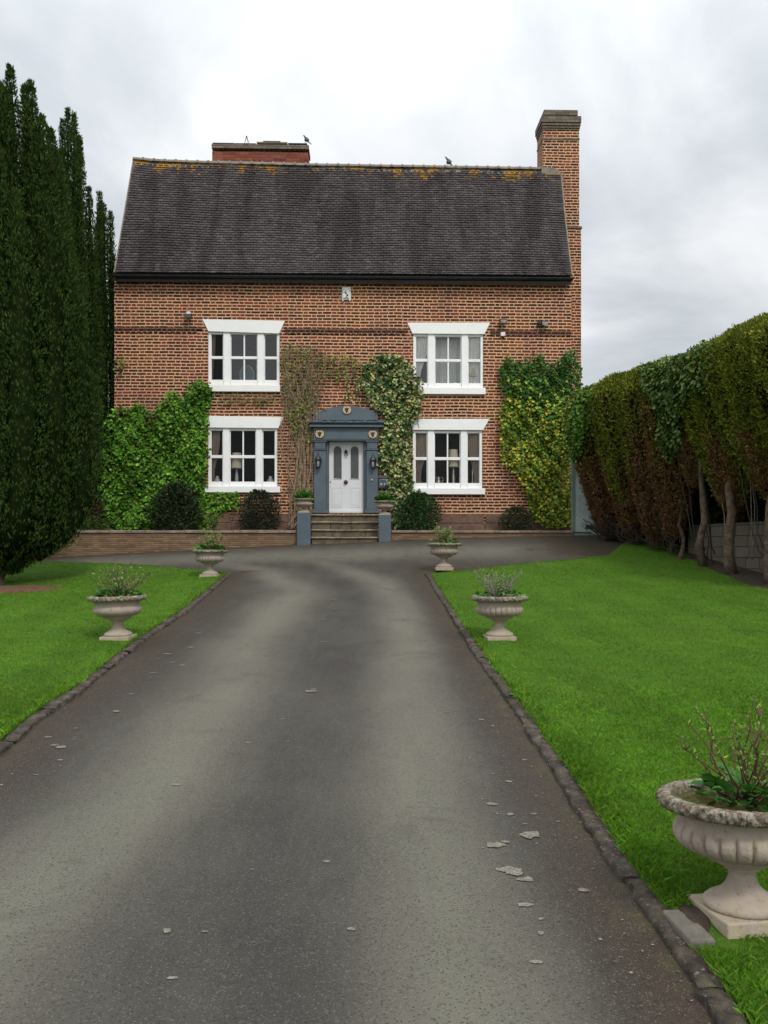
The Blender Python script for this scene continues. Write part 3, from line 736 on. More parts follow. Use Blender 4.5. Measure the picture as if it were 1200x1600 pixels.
# ---- roof
xel = HP(179.5, 429, .22)[0]; xer = HP(893.5, 434, .22)[0]; xrl = HP(209.5, 248, -RUN)[0]; xrr = HP(875, 264, -RUN)[0]
rp = [(209.5, 248.5), (240, 251.5), (300, 254), (400, 256.5), (480, 258.5), (600, 260.5), (700, 262), (845, 264.5), (876, 265)]
rx = np.array([HP(p[0], p[1], -RUN)[0] for p in rp]); rz = np.array([HP(p[0], p[1], -RUN)[1] for p in rp])
zel = HP(179.5, 428.5, .22)[1]; zer = HP(893.5, 433.5, .22)[1]
def roofpt(s, u):
    """s up the slope 0..1, u across 0..1"""
    xe = xel + (xer - xel) * u; xr_ = xrl + (xrr - xrl) * u
    ze = zel + (zer - zel) * u; zr = np.interp(xr_, rx, rz)
    x = xe + (xr_ - xe) * s; y = -.22 + (RUN + .22) * s; z = ze + (zr - ze) * s
    sag = .035 * np.sin(u * 9 + 1) * np.sin(s * np.pi) + .02 * np.sin(u * 23) * np.sin(s * 4) - .03 * np.sin(s * np.pi)
    kick = .05 * np.clip(1 - s / .12, 0, 1) ** 2
    return np.stack([x, y - sag * .9 - kick * 0, z + sag * .4 + kick], -1)
nrow = 47; ncol = 78; V = []; Q = []; C = []
nrm = np.array([0, -.87, .49])
for r_ in range(nrow):
    s0 = r_ / nrow; s1 = min(1.0, (r_ + 1.12) / nrow)
    e = (np.arange(ncol + 1) - (.5 if r_ % 2 else 0)) / ncol; e = np.clip(e + np.concatenate([[0], rng.normal(0, .0007, ncol - 1), [0]]), 0, 1); e[-1] = 1
    for k in range(ncol):
        a_, b_ = e[k] + .0004, e[k + 1] - .0004
        if b_ - a_ < .002: continue
        l0, l1 = .038 + rng.normal(0, .0045, 2); ds = rng.normal(0, .0010)
        if rng.random() < .012: l0 += .012; ds -= .002
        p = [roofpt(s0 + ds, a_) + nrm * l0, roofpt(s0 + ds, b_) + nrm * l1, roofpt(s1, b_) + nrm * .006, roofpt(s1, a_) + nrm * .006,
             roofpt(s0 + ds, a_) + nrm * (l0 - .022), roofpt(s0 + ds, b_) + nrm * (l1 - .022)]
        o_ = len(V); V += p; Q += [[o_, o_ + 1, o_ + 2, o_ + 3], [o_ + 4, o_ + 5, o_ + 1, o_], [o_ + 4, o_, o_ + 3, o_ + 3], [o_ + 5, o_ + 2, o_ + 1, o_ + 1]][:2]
        cc = (float(np.clip(rng.beta(2.2, 2.6), 0, 1)), s0, float(rng.random())); lo = (min(1, cc[0] * .45 + .42), cc[1], cc[2]); up_ = (cc[0] * .4 + .1, cc[1], cc[2]); C += [lo, lo, up_, up_, lo, lo]  # lower edges painted paler: light they catch, plus lichen wear
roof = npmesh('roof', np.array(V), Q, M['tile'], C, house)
mb = MB()                                             # underlay, back slope, verge boards
c4 = [roofpt(np.array(s), np.array(u)) for s, u in ((0, 0), (0, 1), (1, 1), (1, 0))]
bl = [np.array([xel, DEP + .25, zel]), np.array([xer, DEP + .25, zer])]
n_ = nrm * -.13; n2 = np.array([0, .87, .49])
us_ = np.linspace(0, 1, 24)
ft = [roofpt(0.0, u) for u in us_]; tp = [roofpt(1.0, u) for u in us_]
vs = [p + n_ for p in ft] + [p + n_ for p in tp] + [np.array([xel + (xer - xel) * u, DEP + .25, zel]) for u in us_]
vs += [p + np.array([0, 0, -.16]) for p in vs[:72]]
fs = []
for i in range(23):
    fs += [(i, i + 1, 25 + i, 24 + i), (24 + i, 25 + i, 49 + i, 48 + i), (73 + i, 72 + i, 96 + i, 97 + i), (97 + i, 96 + i, 120 + i, 121 + i), (i + 1, i, 72 + i, 73 + i)]
fs += [(0, 24, 96, 72), (24, 48, 120, 96), (47, 23, 95, 119), (71, 47, 119, 143)]
mb.add(vs, fs); obj('roof_deck', mb, M['tile'], roof)
mb = MB(); x = xrl - .02
def ridgez(x_): return float(np.interp(x_, rx, rz))
while x < HP(846, 262, -RUN)[0] - .1:
    L = .33; za, zb_ = ridgez(x), ridgez(x + L)
    for q, (xa_, xb_, rr) in enumerate(((x, x + L - .055, .105), (x + L - .056, x + L, .125))):
        vs = []; sg = 8
        for xx, zz_ in ((xa_, za if q == 0 else zb_), (xb_, zb_)):
            for k in range(sg + 1):
                th = math.pi * k / sg; vs.append((xx, RUN - rr * math.cos(th), zz_ - .045 + rr * math.sin(th)))
        fs = [(k, k + 1, sg + 2 + k, sg + 1 + k) for k in range(sg)] + [tuple(range(sg, -1, -1)), tuple(range(sg + 1, 2 * sg + 2))]
        mb.add(vs, fs)
    x += L
obj('ridge_tiles', mb, M['ridge'], roof)
for u_ in (0.0, 1.0):                                # verge bedding along both gables
    mb = MB()
    pts = [roofpt(s, u_) + np.array([.015 if u_ else -.015, 0, -.01]) for s in np.linspace(0, 1, 16)]
    mb.tube(pts, .028, 6); obj('verge', mb, M['ridge'], roof)
mb = MB(); pts = []                                  # gutter
y0 = -.30; r = .06; sg = 8; vs = []
for xx, zz_ in ((xel - .02, zel - .045), (xer + .01, zer - .045)):
    for rr in (r, r - .008):
        for k in range(sg + 1):
            th = math.pi + math.pi * k / sg; vs.append((xx, y0 + rr * math.cos(th), zz_ + rr * math.sin(th)))
n9 = sg + 1
fs = [(k, 2 * n9 + k, 2 * n9 + k + 1, k + 1) for k in range(sg)] + [(n9 + k, n9 + k + 1, 3 * n9 + k + 1, 3 * n9 + k) for k in range(sg)]
fs += [(0, n9, 3 * n9, 2 * n9), (sg, 2 * n9 + sg, 3 * n9 + sg, n9 + sg)]
mb.add(vs, fs); mb.box(xel, -.235, zel - .13, xer - .01, -.21, zel - .03)
obj('gutter', mb, M['gutter'], house)
# ---- right hand chimney: stack, corbelled head, outside breast
o1 = -(RUN - .12)
mb = MB(); x0, zt = HP(848, 203, o1); x1, zb_ = HP(905, 420, o1)
mb.box(x0, -o1, zb_, x1, -o1 + .8, zt)
xs0, zs = HP(878, 357, -1.35); xs1 = HP(908, 357, -1.35)[0]
mb.box(XR + .003, 1.35, ZB, xs1, 3.0, zs)
ch = obj('chimney', mb, M['brick'], house)
mb = MB(); mb.box(XR + .005, 1.32, zs + .001, xs1 + .025, 3.03, zs + .06); obj('shoulder_course', mb, M['cap'], ch)
mb = MB()
for (l, t_, r_, b_, e) in ((850, 171, 903, 180, -.02), (846, 180.2, 908.5, 191.5, .07), (847, 191.7, 907.5, 196.5, .05), (847.7, 196.7, 906.5, 200.5, .035), (848, 200.7, 905.6, 203.6, .02)):
    xa_, z1 = HP(l, t_, o1 + e); xb_, z0 = HP(r_, b_, o1 + e); mb.box(xa_, -o1 - e, z0, xb_, -o1 + .8 + e, z1)
xa_, z1 = HP(847.4, 214.5, o1 + .02); xb_, z0 = HP(905.8, 218.5, o1 + .02); mb.box(xa_, -o1 - .02, z0, xb_, -o1 + .82, z1)
obj('chimney_cap', mb, M['cap'], ch, bevel=.01)
mb = MB(); x_, z_ = HP(875, 171, o1); mb.lathe([(.05, 0), (.05, .05), (.035, .07)], 12, (x_, -o1 + .35, z_)); obj('chimney_pot', mb, M['cap'], ch)
mb = MB(); xa_, za = HP(846, 262, o1 + .02); xb_, zb_ = HP(876, 273, o1 + .02); mb.prism([(xa_, zb_ + .03), (xb_ + .0, zb_ - .02), (xb_, zb_ + .06), (xb_ - .2, za), (xa_, za + .02)], -o1 - .03, -o1 + .01)
obj('flashing', mb, M['ridge'], ch)
# ---- broad chimney behind the ridge
o2 = -(RUN + .75)
mb = MB(); x0, z1 = HP(331.5, 236, o2); x1, z0 = HP(481.5, 300, o2); mb.box(x0, -o2, z0, x1, -o2 + .7, z1); ch2 = obj('chimney', mb, M['brick_red'], house)
mb = MB(); hp_box(mb, 330.5, 224.5, 482.5, 233, -(-o2 - .05), -(-o2 + .75))
xx0, zz1 = HP(331, 233.1, o2 + .03); xx1, zz0 = HP(482, 235.5, o2 + .03)
x = xx0
while x < xx1 - .08: mb.box(x, -o2 - .03, zz0, x + .09, -o2 - .001, zz1 - .002); x += .16
for l, r_, t_ in ((332, 366, 222.6), (366.5, 400, 223.4), (401, 449, 221.3), (450, 480, 223.2)): hp_box(mb, l, t_, r_, 224.4, -(-o2 - .02), -(-o2 + .3))
obj('chimney_cap', mb, M['cap'], ch2, bevel=.008)
mb = MB(); hp_box(mb, 411, 219.8, 438, 221.2, -(-o2 - .015), -(-o2 + .25)); obj('flue_slab', mb, M['nosing'], ch2)

# ---- door surround, door
dsr = MB(); pr = .16
for l, r_ in ((490.5, 509.5), (572.5, 590.5)):
    hp_box(dsr, l, 703.2, r_, 795.5, pr, 0); hp_box(dsr, l + .8, 690.8, r_ - .8, 701, pr + .006, 0)
    hp_box(dsr, l - 1.3, 701.2, r_ + 1, 703, pr + .03, 0); hp_box(dsr, l - 1.3, 688.6, r_ + 1, 690.6, pr + .03, 0)
    hp_box(dsr, l - 1.6, 795.7, r_ + 1.6, 798.4, pr + .03, 0); hp_box(dsr, l - 3, 798.6, r_ + 3, 801.6, pr + .05, 0)
hp_box(dsr, 509.7, 688.8, 513.2, 801.5, .07, 0); hp_box(dsr, 569.0, 688.8, 572.3, 801.5, .07, 0)
ent = MB(); hp_box(ent, 490, 668, 591.5, 686.4, pr + .01, 0); hp_box(ent, 488.5, 686.6, 592, 688.4, pr + .04, 0)
sur = obj('door_surround', dsr, M['blue'], house, bevel=.008)
obj('entablature', ent, M['blue'], sur, bevel=.006)
crn = MB(); hp_box(crn, 483.5, 663.5, 599.5, 667.2, .27, 0); hp_box(crn, 486, 661.2, 597, 663.3, .22, 0)
# rippled lead-dressed top moulding
n = 60; xa_, zt = HP(482.5, 656.5, .30); xb_, zb_ = HP(600, 661, .30); vs = []
for i in range(n + 1):
    x = xa_ + (xb_ - xa_) * i / n; k = .006 * rng.standard_normal(3)
    vs += [(x, 0, zb_ + .002), (x, -.30 + k[0], zb_ + .004 + k[1]), (x, -.31 + k[1], (zt + zb_) / 2 + k[2]), (x, -.28 + k[2], zt - .01 + k[0]), (x, 0, zt + .03)]
fs = [(i * 5 + j, (i + 1) * 5 + j, (i + 1) * 5 + j + 1, i * 5 + j + 1) for i in range(n) for j in range(4)] + [(0, 1, 2, 3, 4), tuple(n * 5 + j for j in (4, 3, 2, 1, 0))]
crn.add(vs, fs); obj('cornice', crn, M['blue'], sur)
pd = [(492.5, 656.5), (590.5, 656.5), (590.5, 646.5)]
for i in range(0, 17):
    t_ = i / 16; px = 590.5 - 98 * t_; pd.append((px, 645.5 - 11.5 * (1 - (2 * t_ - 1) ** 2)))
pp = [HP(px, py, .12) for px, py in pd]; mb = MB(); mb.prism(pp, -.12, .0); obj('pediment', mb, M['blue'], sur, bevel=.006)
def plaque(px, py, off):
    x, z = HP(px, py, off)
    mb = MB(); mb.prism([(x + .135 * math.cos(2 * math.pi * i / 28) * (1.0), z + .135 * math.sin(2 * math.pi * i / 28)) for i in range(28)], -off - .012, -off + .01)
    p_ = obj('plaque', mb, M['head'], sur); mb = MB()
    ring = []
    for i in range(30):
        th = 2 * math.pi * i / 30; rr = .118 * (1 - .12 * max(0, math.cos(4 * th + math.pi)) * 0)
        zz_ = min(rr * math.sin(th), .095); ring.append((x + rr * math.cos(th), z + zz_))
    mb.prism(ring, -off - .028, -off - .0125); mb.mi = 1
    for i in range(10):
        th = 2 * math.pi * i / 10 + .3; cx, cz = x + .096 * math.cos(th), z + min(.096 * math.sin(th), .082); mb.ball((cx, -off - .03, cz), .014, 6, 4)
    obj('disc', mb, [M['cream'], M['ochre']], p_)
    mb = MB()        # animal mask: broad brow with two ears, tapering to the muzzle
    pts = [(-.062, .068), (-.04, .040), (-.02, .052), (.02, .052), (.04, .040), (.062, .068), (.052, .01), (.034, -.035), (.016, -.078), (-.016, -.078), (-.034, -.035), (-.052, .01)]
    mb.prism([(x + a_, z + b_) for a_, b_ in pts][::-1], -off - .055, -off - .0285); obj('animal_head', mb, M['head'], p_, bevel=.008)
plaque(542, 640.5, .12); plaque(499.6, 678, pr + .012); plaque(582.5, 678.5, pr + .012)

dl, dr_, dt, db = 514.0, 568.0, 690, 801.3; yd = .10
mb = MB(); x0, z1 = HP(dl, dt, -yd); x1, z0 = HP(dr_, db, -yd)
g = []
for l, r_ in ((520.8, 534.2), (547.4, 560.8)): g.append((HP(l, 0, -yd)[0], HP(r_, 0, -yd)[0]))
gt = HP(540, 697, -yd)[1]; gb = HP(540, 748.5, -yd)[1]
# door leaf as a plate with two round-headed openings
def arch(xa_, xb_, n=14):
    r_ = (xb_ - xa_) / 2; return [(xa_ + r_ - r_ * math.cos(math.pi * i / n), gt - r_ + r_ * math.sin(math.pi * i / n)) for i in range(n + 1)]
xs_ = [x0, g[0][0], g[0][1], g[1][0], g[1][1], x1]
for a_, b_ in ((0, 1), (2, 3), (4, 5)): mb.box(xs_[a_], yd, gb, xs_[b_], yd + .045, z1)
mb.box(x0, yd, z0, x1, yd + .045, gb - .0005)
for a_, b_ in g:
    ar_ = arch(a_, b_); n_ = len(ar_)
    vs = [(p[0], yd, p[1]) for p in ar_] + [(p[0], yd, z1) for p in ar_] + [(p[0], yd + .04, p[1]) for p in ar_]
    fs = [(i, i + 1, n_ + i + 1, n_ + i) for i in range(n_ - 1)] + [(i + 1, i, 2 * n_ + i, 2 * n_ + i + 1) for i in range(n_ - 1)]
    mb.add(vs, fs)
    mb.tube([(p[0], yd - .004, p[1]) for p in [(a_, gb)] + ar_ + [(b_, gb), (a_, gb)]], .013, 6)
for l, r_, t_, b_ in ((519.5, 534.5, 762, 792), (547, 562, 762, 792)):        # lower panels: raised mouldings
    xa_, zt = HP(l, t_, -yd); xb_, zb_ = HP(r_, b_, -yd)
    mb.tube([(xa_, yd - .001, zt), (xb_, yd - .001, zt), (xb_, yd - .001, zb_), (xa_, yd - .001, zb_), (xa_, yd - .001, zt)], .010, 6)
    mb.box(xa_ + .05, yd - .008, zb_ + .05, xb_ - .05, yd - .0005, zt - .05)
mb.box(x0 + .001, yd - .022, z0 + .001, x1 - .001, yd - .0005, z0 + .07)
door = obj('front_door', mb, M['door'], house, bevel=.0025)
mb = MB()
for a_, b_ in g: mb.box(a_ - .005, yd + .02, gb - .01, b_ + .005, yd + .026, gt + .01)
obj('pane', mb, M['glass_obscure'], door)
x_, z_ = HP(540.7, 706, -yd); mb = MB(); mb.ball((x_, yd - .03, z_), .055, 12, 8, (.9, .5, 1)); mb.tube([(x_ - .03, yd - .04, z_ - .02), (x_ - .042, yd - .05, z_ - .09), (x_ - .02, yd - .05, z_ - .125), (x_ + .02, yd - .05, z_ - .125), (x_ + .042, yd - .05, z_ - .09), (x_ + .03, yd - .04, z_ - .02)], .011, 6)
obj('door_knocker', mb, M['black'], door, smooth=True)
x_, z_ = HP(540.3, 753.5, -yd); mb = MB(); mb.lathe([(.062, .0), (.062, -.012), (.045, -.02), (.03, -.05), (.035, -.07), (.015, -.085)][::-1], 18, (x_, yd, z_), axis='y'); obj('door_knob', mb, M['knob'], door, smooth=True)
x_, z_ = HP(516.2, 753, -yd); mb = MB(); mb.lathe([(.001, -.016), (.016, -.016), (.018, 0)], 10, (x_, yd, z_), axis='y'); obj('keyhole', mb, M['black'], door)
mb = MB(); hp_box(mb, 511.5, 801.7, 571, 803.4, .0, -.22); obj('threshold', mb, M['nosing'], house)
x_, z_ = HP(581.2, 750.5, pr); mb = MB(); mb.lathe([(.012, -.03), (.03, -.022), (.033, 0)], 14, (x_, -pr, z_), axis='y')
b_ = obj('doorbell', mb, M['brass'], sur, smooth=True)

def hthing(name, x, y, z, label=None, cat=None, group=None):
    return empty(name, H2W(x, y, z), A, label, cat, group)
# ---- entrance steps
st = hthing('entrance_steps', HP(540, 803, .2)[0], 0, float(G(-1.0, 21.9)), 'worn stone steps climbing to the pale front door between blue pedestals', 'steps')
sx, sz = HP(540, 803, .2)[0], float(G(-1.0, 21.9))
nos = [(803.2, .50), (814.6, .78), (827, 1.06), (838.7, 1.34)]
for i, (py, off) in enumerate(nos):
    xl_, zt = HP(486, py, off); xr_, _ = HP(592.3, py, off); back_ = .05 if i == 0 else nos[i - 1][1] - .06
    zb_ = HP(540, nos[i + 1][0], nos[i + 1][1])[1] if i < 3 else sz - .3
    xl_ -= sx; xr_ -= sx; zt -= sz; zb_ -= sz
    mb = MB(); n = 24; vs = []
    for q in range(n + 1):                               # tread slab with a worn front edge
        x = xl_ + (xr_ - xl_) * q / n; k = .003 * rng.standard_normal(4); wr = .012 * math.exp(-((x) / .35) ** 2)
        vs += [(x, -back_, zt - .047), (x, -off - .0 + k[0], zt - .046 + k[1] * .5), (x, -off - .012 + k[2], zt - .024), (x, -off + .006, zt - wr + k[3] * .6), (x, -back_, zt)]
    fs = [(q * 5 + j, (q + 1) * 5 + j, (q + 1) * 5 + j + 1, q * 5 + j + 1) for q in range(n) for j in range(4)] + [(0, 1, 2, 3, 4), tuple(n * 5 + j for j in (4, 3, 2, 1, 0))]
    mb.add(vs, fs); obj('tread', mb, M['nosing'], st)
    mb = MB(); x = xl_ + .02
    while x < xr_ - .03:
        L = min(rng.uniform(.4, .9), xr_ - .02 - x); mb.box(x, -off + .035 + .006 * rng.random(), zb_ + .002, x + L - .01, -back_ + .02, zt - .048); x += L
    obj('riser', mb, M['stonestep'], st, bevel=.006)

# ---- painted pedestals
def pedestal(l, r_, t_, off, label):
    x0, z1 = HP(l, t_, off); x1, _ = HP(r_, t_, off); cx = (x0 + x1) / 2; wx, wy, _ = H2W(cx, -off + .19, 0); gz = float(G(wx, wy)) - .05
    w_ = (x1 - x0) / 2; mb = MB(); mb.box(-w_, -.19, 0, w_, .19, z1 - gz)
    o = obj('pedestal', mb, M['blue'], None, bevel=.008); o.location = (wx, wy, gz); o.rotation_euler[2] = A
    tag(o, label, 'pedestal', 'blue pedestals beside the entrance steps'); return (wx, wy, z1)
PED1 = pedestal(464, 485, 801, 1.45, 'square blue grey pedestal left of the entrance steps carrying an urn')
PED2 = pedestal(592, 611, 804.5, 1.45, 'square blue grey pedestal right of the entrance steps carrying an urn')

# ---- low garden wall in front of the bed
def lowwall(l, r_, label):
    x0, zt = HP(l, 832.5, 1.25); x1, _ = HP(r_, 832.5, 1.25); ztc = HP(540, 828.6, 1.25)[1]
    rt = hthing('garden_wall', (x0 + x1) / 2, -1.14, 1.2, label, 'wall')
    h = (x1 - x0) / 2; mb = MB(); mb.box(-h, -.11, -.4, h, .11, zt - 1.2); obj('brickwork', mb, M['wall_buff'], rt)
    mb = MB(); x = -h
    while x < h - .05:
        L = min(rng.uniform(.55, .75), h - x); j = .004 * rng.standard_normal(3)
        mb.box(x + .003, -.15 + j[0], zt - 1.198, x + L - .004, .13, ztc - 1.2 + j[1]); x += L
    obj('coping', mb, M['coping'], rt, bevel=.008)
lowwall(-200, 463.8, 'long low buff brick wall left of the steps with red stone coping')
lowwall(611.4, 895, 'low buff brick wall right of the steps running to the green gate')
zbed = HP(540, 829.5, 1.0)[1] - .05
def bed(x0, x1, y0, y1):
    xs = np.linspace(x0, x1, int((x1 - x0) / .15) + 2); ys_ = np.linspace(y0, y1, int((y1 - y0) / .15) + 2)
    X, Y = np.meshgrid(xs, ys_); Z = zbed + .035 * wob(X, Y, 2.5) + .02 + .05 * np.clip((Y - y0), 0, 1)
    V = np.stack([X, Y, Z], -1).reshape(-1, 3); nx = len(xs); i = (np.arange(len(ys_) - 1)[:, None] * nx + np.arange(nx - 1)[None]).ravel()
    o = npmesh('flower_bed_soil', V, np.stack([i, i + 1, i + nx + 1, i + nx], 1), M['soil'], None, None, (HO[0], HO[1], 0), A, True); o['kind'] = 'structure'
bed(HP(-200, 830, 1.0)[0], HP(464, 830, 1.0)[0] - .02, -1.03, -.02); bed(HP(611, 830, 1.0)[0], XR + .3, -1.03, -.02)
bed(HP(-200, 830, 1.0)[0], XL - .02, -.02, 3.5)

# ---- gate at the right
x0, z1 = HP(898, 688, .95); x1, z0 = HP(962, 838, .95)
gt_ = hthing('garden_gate', (x0 + x1) / 2, -.95, z0, 'tall pale green painted gate between the house and the hedge', 'gate')
h = (x1 - x0) / 2; hh = z1 - z0
mb = MB(); nb = 8
for i in range(nb): mb.box(-h + 2 * h * i / nb + .002, 0, .02, -h + 2 * h * (i + 1) / nb - .002, .035, hh)
obj('boards', mb, M['gate'], gt_, bevel=.003)
mb = MB(); mb.box(-h - .085, -.03, -.15, -h - .004, .08, hh + .05); obj('gate_post', mb, M['gatedk'], gt_, bevel=.004)
mb = MB(); xa_, za = HP(915, 820.5, .95); xb_, zb_ = HP(927, 826.5, .95); mb.box(xa_ - (x0 + x1) / 2, -.012, zb_ - z0, xb_ - (x0 + x1) / 2, -.001, za - z0); obj('vent', mb, M['black'], gt_)

# ================================================================== THINGS ON THE FACADE
def lantern(px, py, off, label):
    x, z = HP(px, py, off); rt = hthing('wall_lantern', x, -off, z, label, 'lantern', 'lanterns on the door pilasters')
    mb = MB(); mb.box(-.035, -.012, -.17, .035, .0, .12); mb.tube([(0, -.01, .1), (0, -.06, .14), (0, -.1, .12)], .008, 6)
    obj('bracket', mb, M['black'], rt)
    mb = MB(); c_ = (0, -.10, 0)
    mb.lathe([(.02, -.20), (.055, -.185), (.06, -.17)], 6, c_); mb.lathe([(.105, .035), (.10, .05), (.055, .12), (.02, .17), (.012, .2), (.016, .215), (.004, .255)], 6, c_)
    for k in range(6):
        th = math.pi * k / 3; mb.tube([(.058 * math.cos(th), -.1 + .058 * math.sin(th), -.17), (.09 * math.cos(th), -.1 + .09 * math.sin(th), .04)], .006, 4)
    obj('frame', mb, M['black'], rt)
    mb = MB(); mb.lathe([(.05, -.168), (.08, .034)], 6, c_); obj('glass', mb, M['glass'], rt)
    mb = MB(); mb.lathe([(.008, -.16), (.03, -.14), (.048, -.07), (.04, -.02), (.012, .01)], 12, c_); obj('bulb', mb, M['plastic'], rt, smooth=True)
lantern(497.5, 721, pr, 'black carriage lantern on the left pilaster of the front door')
lantern(582.8, 722, pr, 'black carriage lantern on the right pilaster of the front door')

x, z = HP(541.3, 460.5); rt = hthing('alarm_box', x, 0, z, 'white burglar alarm box with a dark emblem high between the upper windows', 'alarm box')
mb = MB(); k = 1 / 55.6
pl = [(-7, 11), (7, 11), (7, -7.5), (5.5, -11.5), (3, -8.5), (-3, -8.5), (-6, -11.5), (-7, -7.5)]
mb.prism([(a_ * k, b_ * k) for a_, b_ in pl][::-1], -.05, 0); mb.prism([(a_ * k * .72, b_ * k * .72 + .01) for a_, b_ in pl][::-1], -.085, -.0505)
obj('cover', mb, M['plastic'], rt, bevel=.008)
mb = MB()
def blob(cx, cz, pts): mb.prism([(cx + a_, cz + b_) for a_, b_ in pts][::-1], -.088, -.0855)
blob(-.035, .055, [(-.04, -.018), (-.02, -.03), (.03, .01), (.03, .025), (.015, .03)])
blob(-.008, .012, [(.03 * math.cos(a_), .026 * math.sin(a_)) for a_ in [i * -math.pi / 5 for i in range(10)]][::-1])
blob(.025, -.045, [(-.03, -.045), (.0, -.03), (.03, -.02), (.025, .035), (.0, .03), (-.03, .0)])
obj('emblem', mb, M['black'], rt)

def floodlight(px, py, label, up=True):
    x, z = HP(px, py); rt = hthing('floodlight', x, 0, z, label, 'floodlight')
    mb = MB(); mb.box(-.03, -.05, -.03, .03, 0, .03); mb.tube([(0, -.05, 0), (0, -.10, .01)], .012, 6); obj('bracket', mb, M['black'], rt)
    mb = MB(); mb.add([(-.11, -.10, -.05), (.11, -.10, -.05), (.11, -.10, .07), (-.11, -.10, .07), (-.085, -.20, -.075), (.085, -.20, -.075), (.085, -.17, .03), (-.085, -.17, .03)],
                      [(0, 1, 2, 3), (4, 7, 6, 5), (0, 4, 5, 1), (1, 5, 6, 2), (2, 6, 7, 3), (3, 7, 4, 0)]); obj('housing', mb, M['black'], rt, bevel=.006)
    return rt, x, z
rt, _, _ = floodlight(295, 495.5, 'small black floodlight under a white junction box left of the upper left window')
mb = MB(); mb.box(-.06, -.06, .05, .06, 0, .14); obj('junction_box', mb, M['plastic'], rt, bevel=.006)
floodlight(785, 503.5, 'black floodlight just right of the upper right window')
rt, _, _ = floodlight(849.5, 506.5, 'black twin headed security lamp near the right corner of the house')
mb = MB(); mb.box(-.20, -.13, -.05, -.09, -.05, .035); mb.lathe([(.045, -.17), (.045, -.05)], 14, (-.15, 0, .0), axis='y'); mb.tube([(-.15, -.05, 0), (0, -.03, 0)], .014, 6); obj('sensor', mb, M['black'], rt, bevel=.004)
x, z = HP(785.5, 523); rt = hthing('motion_sensor', x, 0, z, 'white motion sensor box below the floodlight by the upper right window', 'sensor')
mb = MB(); mb.box(-.065, -.06, -.05, .065, 0, .06); obj('case', mb, M['plastic'], rt, bevel=.01)
mb = MB(); mb.ball((0, -.035, -.075), .045, 12, 8, (1, .8, .8)); mb.tube([(-.02, -.012, .06), (-.09, -.012, .2), (-.1, -.012, .3)], .009, 6); obj('lens', mb, M['black'], rt)

x, z = HP(598.5, 753, .05); rt = hthing('letter_box', x, -.0, z, 'dark embossed letter box half hidden in variegated ivy right of the door', 'letter box')
mb = MB(); mb.box(-.13, -.13, -.17, .13, 0, .09); mb.prism([(-.15, .091), (.15, .091), (.12, .14), (-.12, .14)][::-1], -.15, 0); obj('box', mb, simple('slate_blue_metal', (.055, .065, .09), .45, var=.2), rt, bevel=.008)
mb = MB(); mb.tube([(-.09, -.135, .03), (-.05, -.137, .055), (0, -.138, .062), (.05, -.137, .055), (.09, -.135, .03)], .010, 6)
mb.prism([(-.085, -.105), (-.02, -.105), (-.02, -.05), (-.05, -.03), (-.085, -.05)][::-1], -.142, -.131); mb.prism([(.02, -.105), (.075, -.105), (.075, -.06), (.05, -.035), (.02, -.055)][::-1], -.142, -.131)
obj('relief', mb, simple('pale_relief', (.35, .37, .42), .5, var=.2), rt, bevel=.003)

# ---- things seen inside the windows
def lamp(key, fx, w_, h_, label, base='china', zoff=0.0, y=.30):
    X, Z, zb_ = WD[key]; x = X[0] + fx * (X[9] - X[0]); rt = hthing('table_lamp', x, y, zb_, label, 'lamp')
    mb = MB(); mb.lathe([(w_ * .28, 0), (w_ * .3, .02), (.03, .05), (w_ * .16, h_ * .25), (.025, h_ * .5), (.015, h_ * .62)], 16); obj('base', mb, M[base], rt, smooth=True)
    mb = MB(); mb.lathe([(w_ / 2, h_ * .55), (w_ / 2 - .006, h_ * .58), (w_ * .36, h_ - .02), (w_ * .34, h_)], 24, fn=lambda r_, z_, th: r_ * (1 + .02 * math.cos(16 * th))); obj('lamp_shade', mb, M['shade'], rt, smooth=True)
lamp('ll', .39, .36, .98, 'cream pleated table lamp in the lower left window', 'china')
lamp('lr', .60, .34, 1.12, 'pale shaded table lamp on a tall stand in the lower right window', 'silver')
lamp('ur', .87, .34, .62, 'cream table lamp in the right light of the upper right window')
def vase(key, fx, prof, label, mat_='china', name='vase', cat='vase'):
    X, Z, zb_ = WD[key]; x = X[0] + fx * (X[9] - X[0]); mb = MB(); mb.lathe(prof, 18)
    o = obj(name, mb, M[mat_], None, smooth=True); o.location = H2W(x, .26, zb_); tag(o, label, cat); return o
P1 = [(.05, 0), (.06, .02), (.10, .10), (.11, .16), (.06, .25), (.04, .29), (.05, .32)]
vase('ll', .11, P1, 'patterned china vase in the left light of the lower left window'); vase('ll', .885, P1, 'patterned china vase in the right light of the lower left window')
vase('ur', .125, [(.08, 0), (.13, .05), (.12, .14), (.06, .22), (.02, .27), (.01, .33)], 'blue and white ginger jar in the left light of the upper right window')
vase('ur', .33, [(.05, 0), (.13, .08), (.17, .13), (.15, .15)], 'green leafed bowl left of the centre bar in the upper right window', 'teal', 'bowl', 'bowl')
vase('ur', .60, [(.05, 0), (.13, .09), (.18, .15), (.16, .17)], 'green leafed bowl right of the centre bar in the upper right window', 'teal', 'bowl', 'bowl')
o = vase('lr', .38, [(.05, 0), (.03, .05), (.09, .12), (.10, .18), (.05, .26), (.035, .3), (.045, .34)], 'silver jug with a curved handle in the lower right window', 'silver', 'jug', 'jug')
mb = MB(); mb.tube([(.04, 0, .3), (.11, 0, .33), (.14, 0, .25), (.09, 0, .15)], .010, 6); mb.tube([(-.04, 0, .28), (-.09, 0, .33)], .014, 6); obj('handle', mb, M['silver'], o)
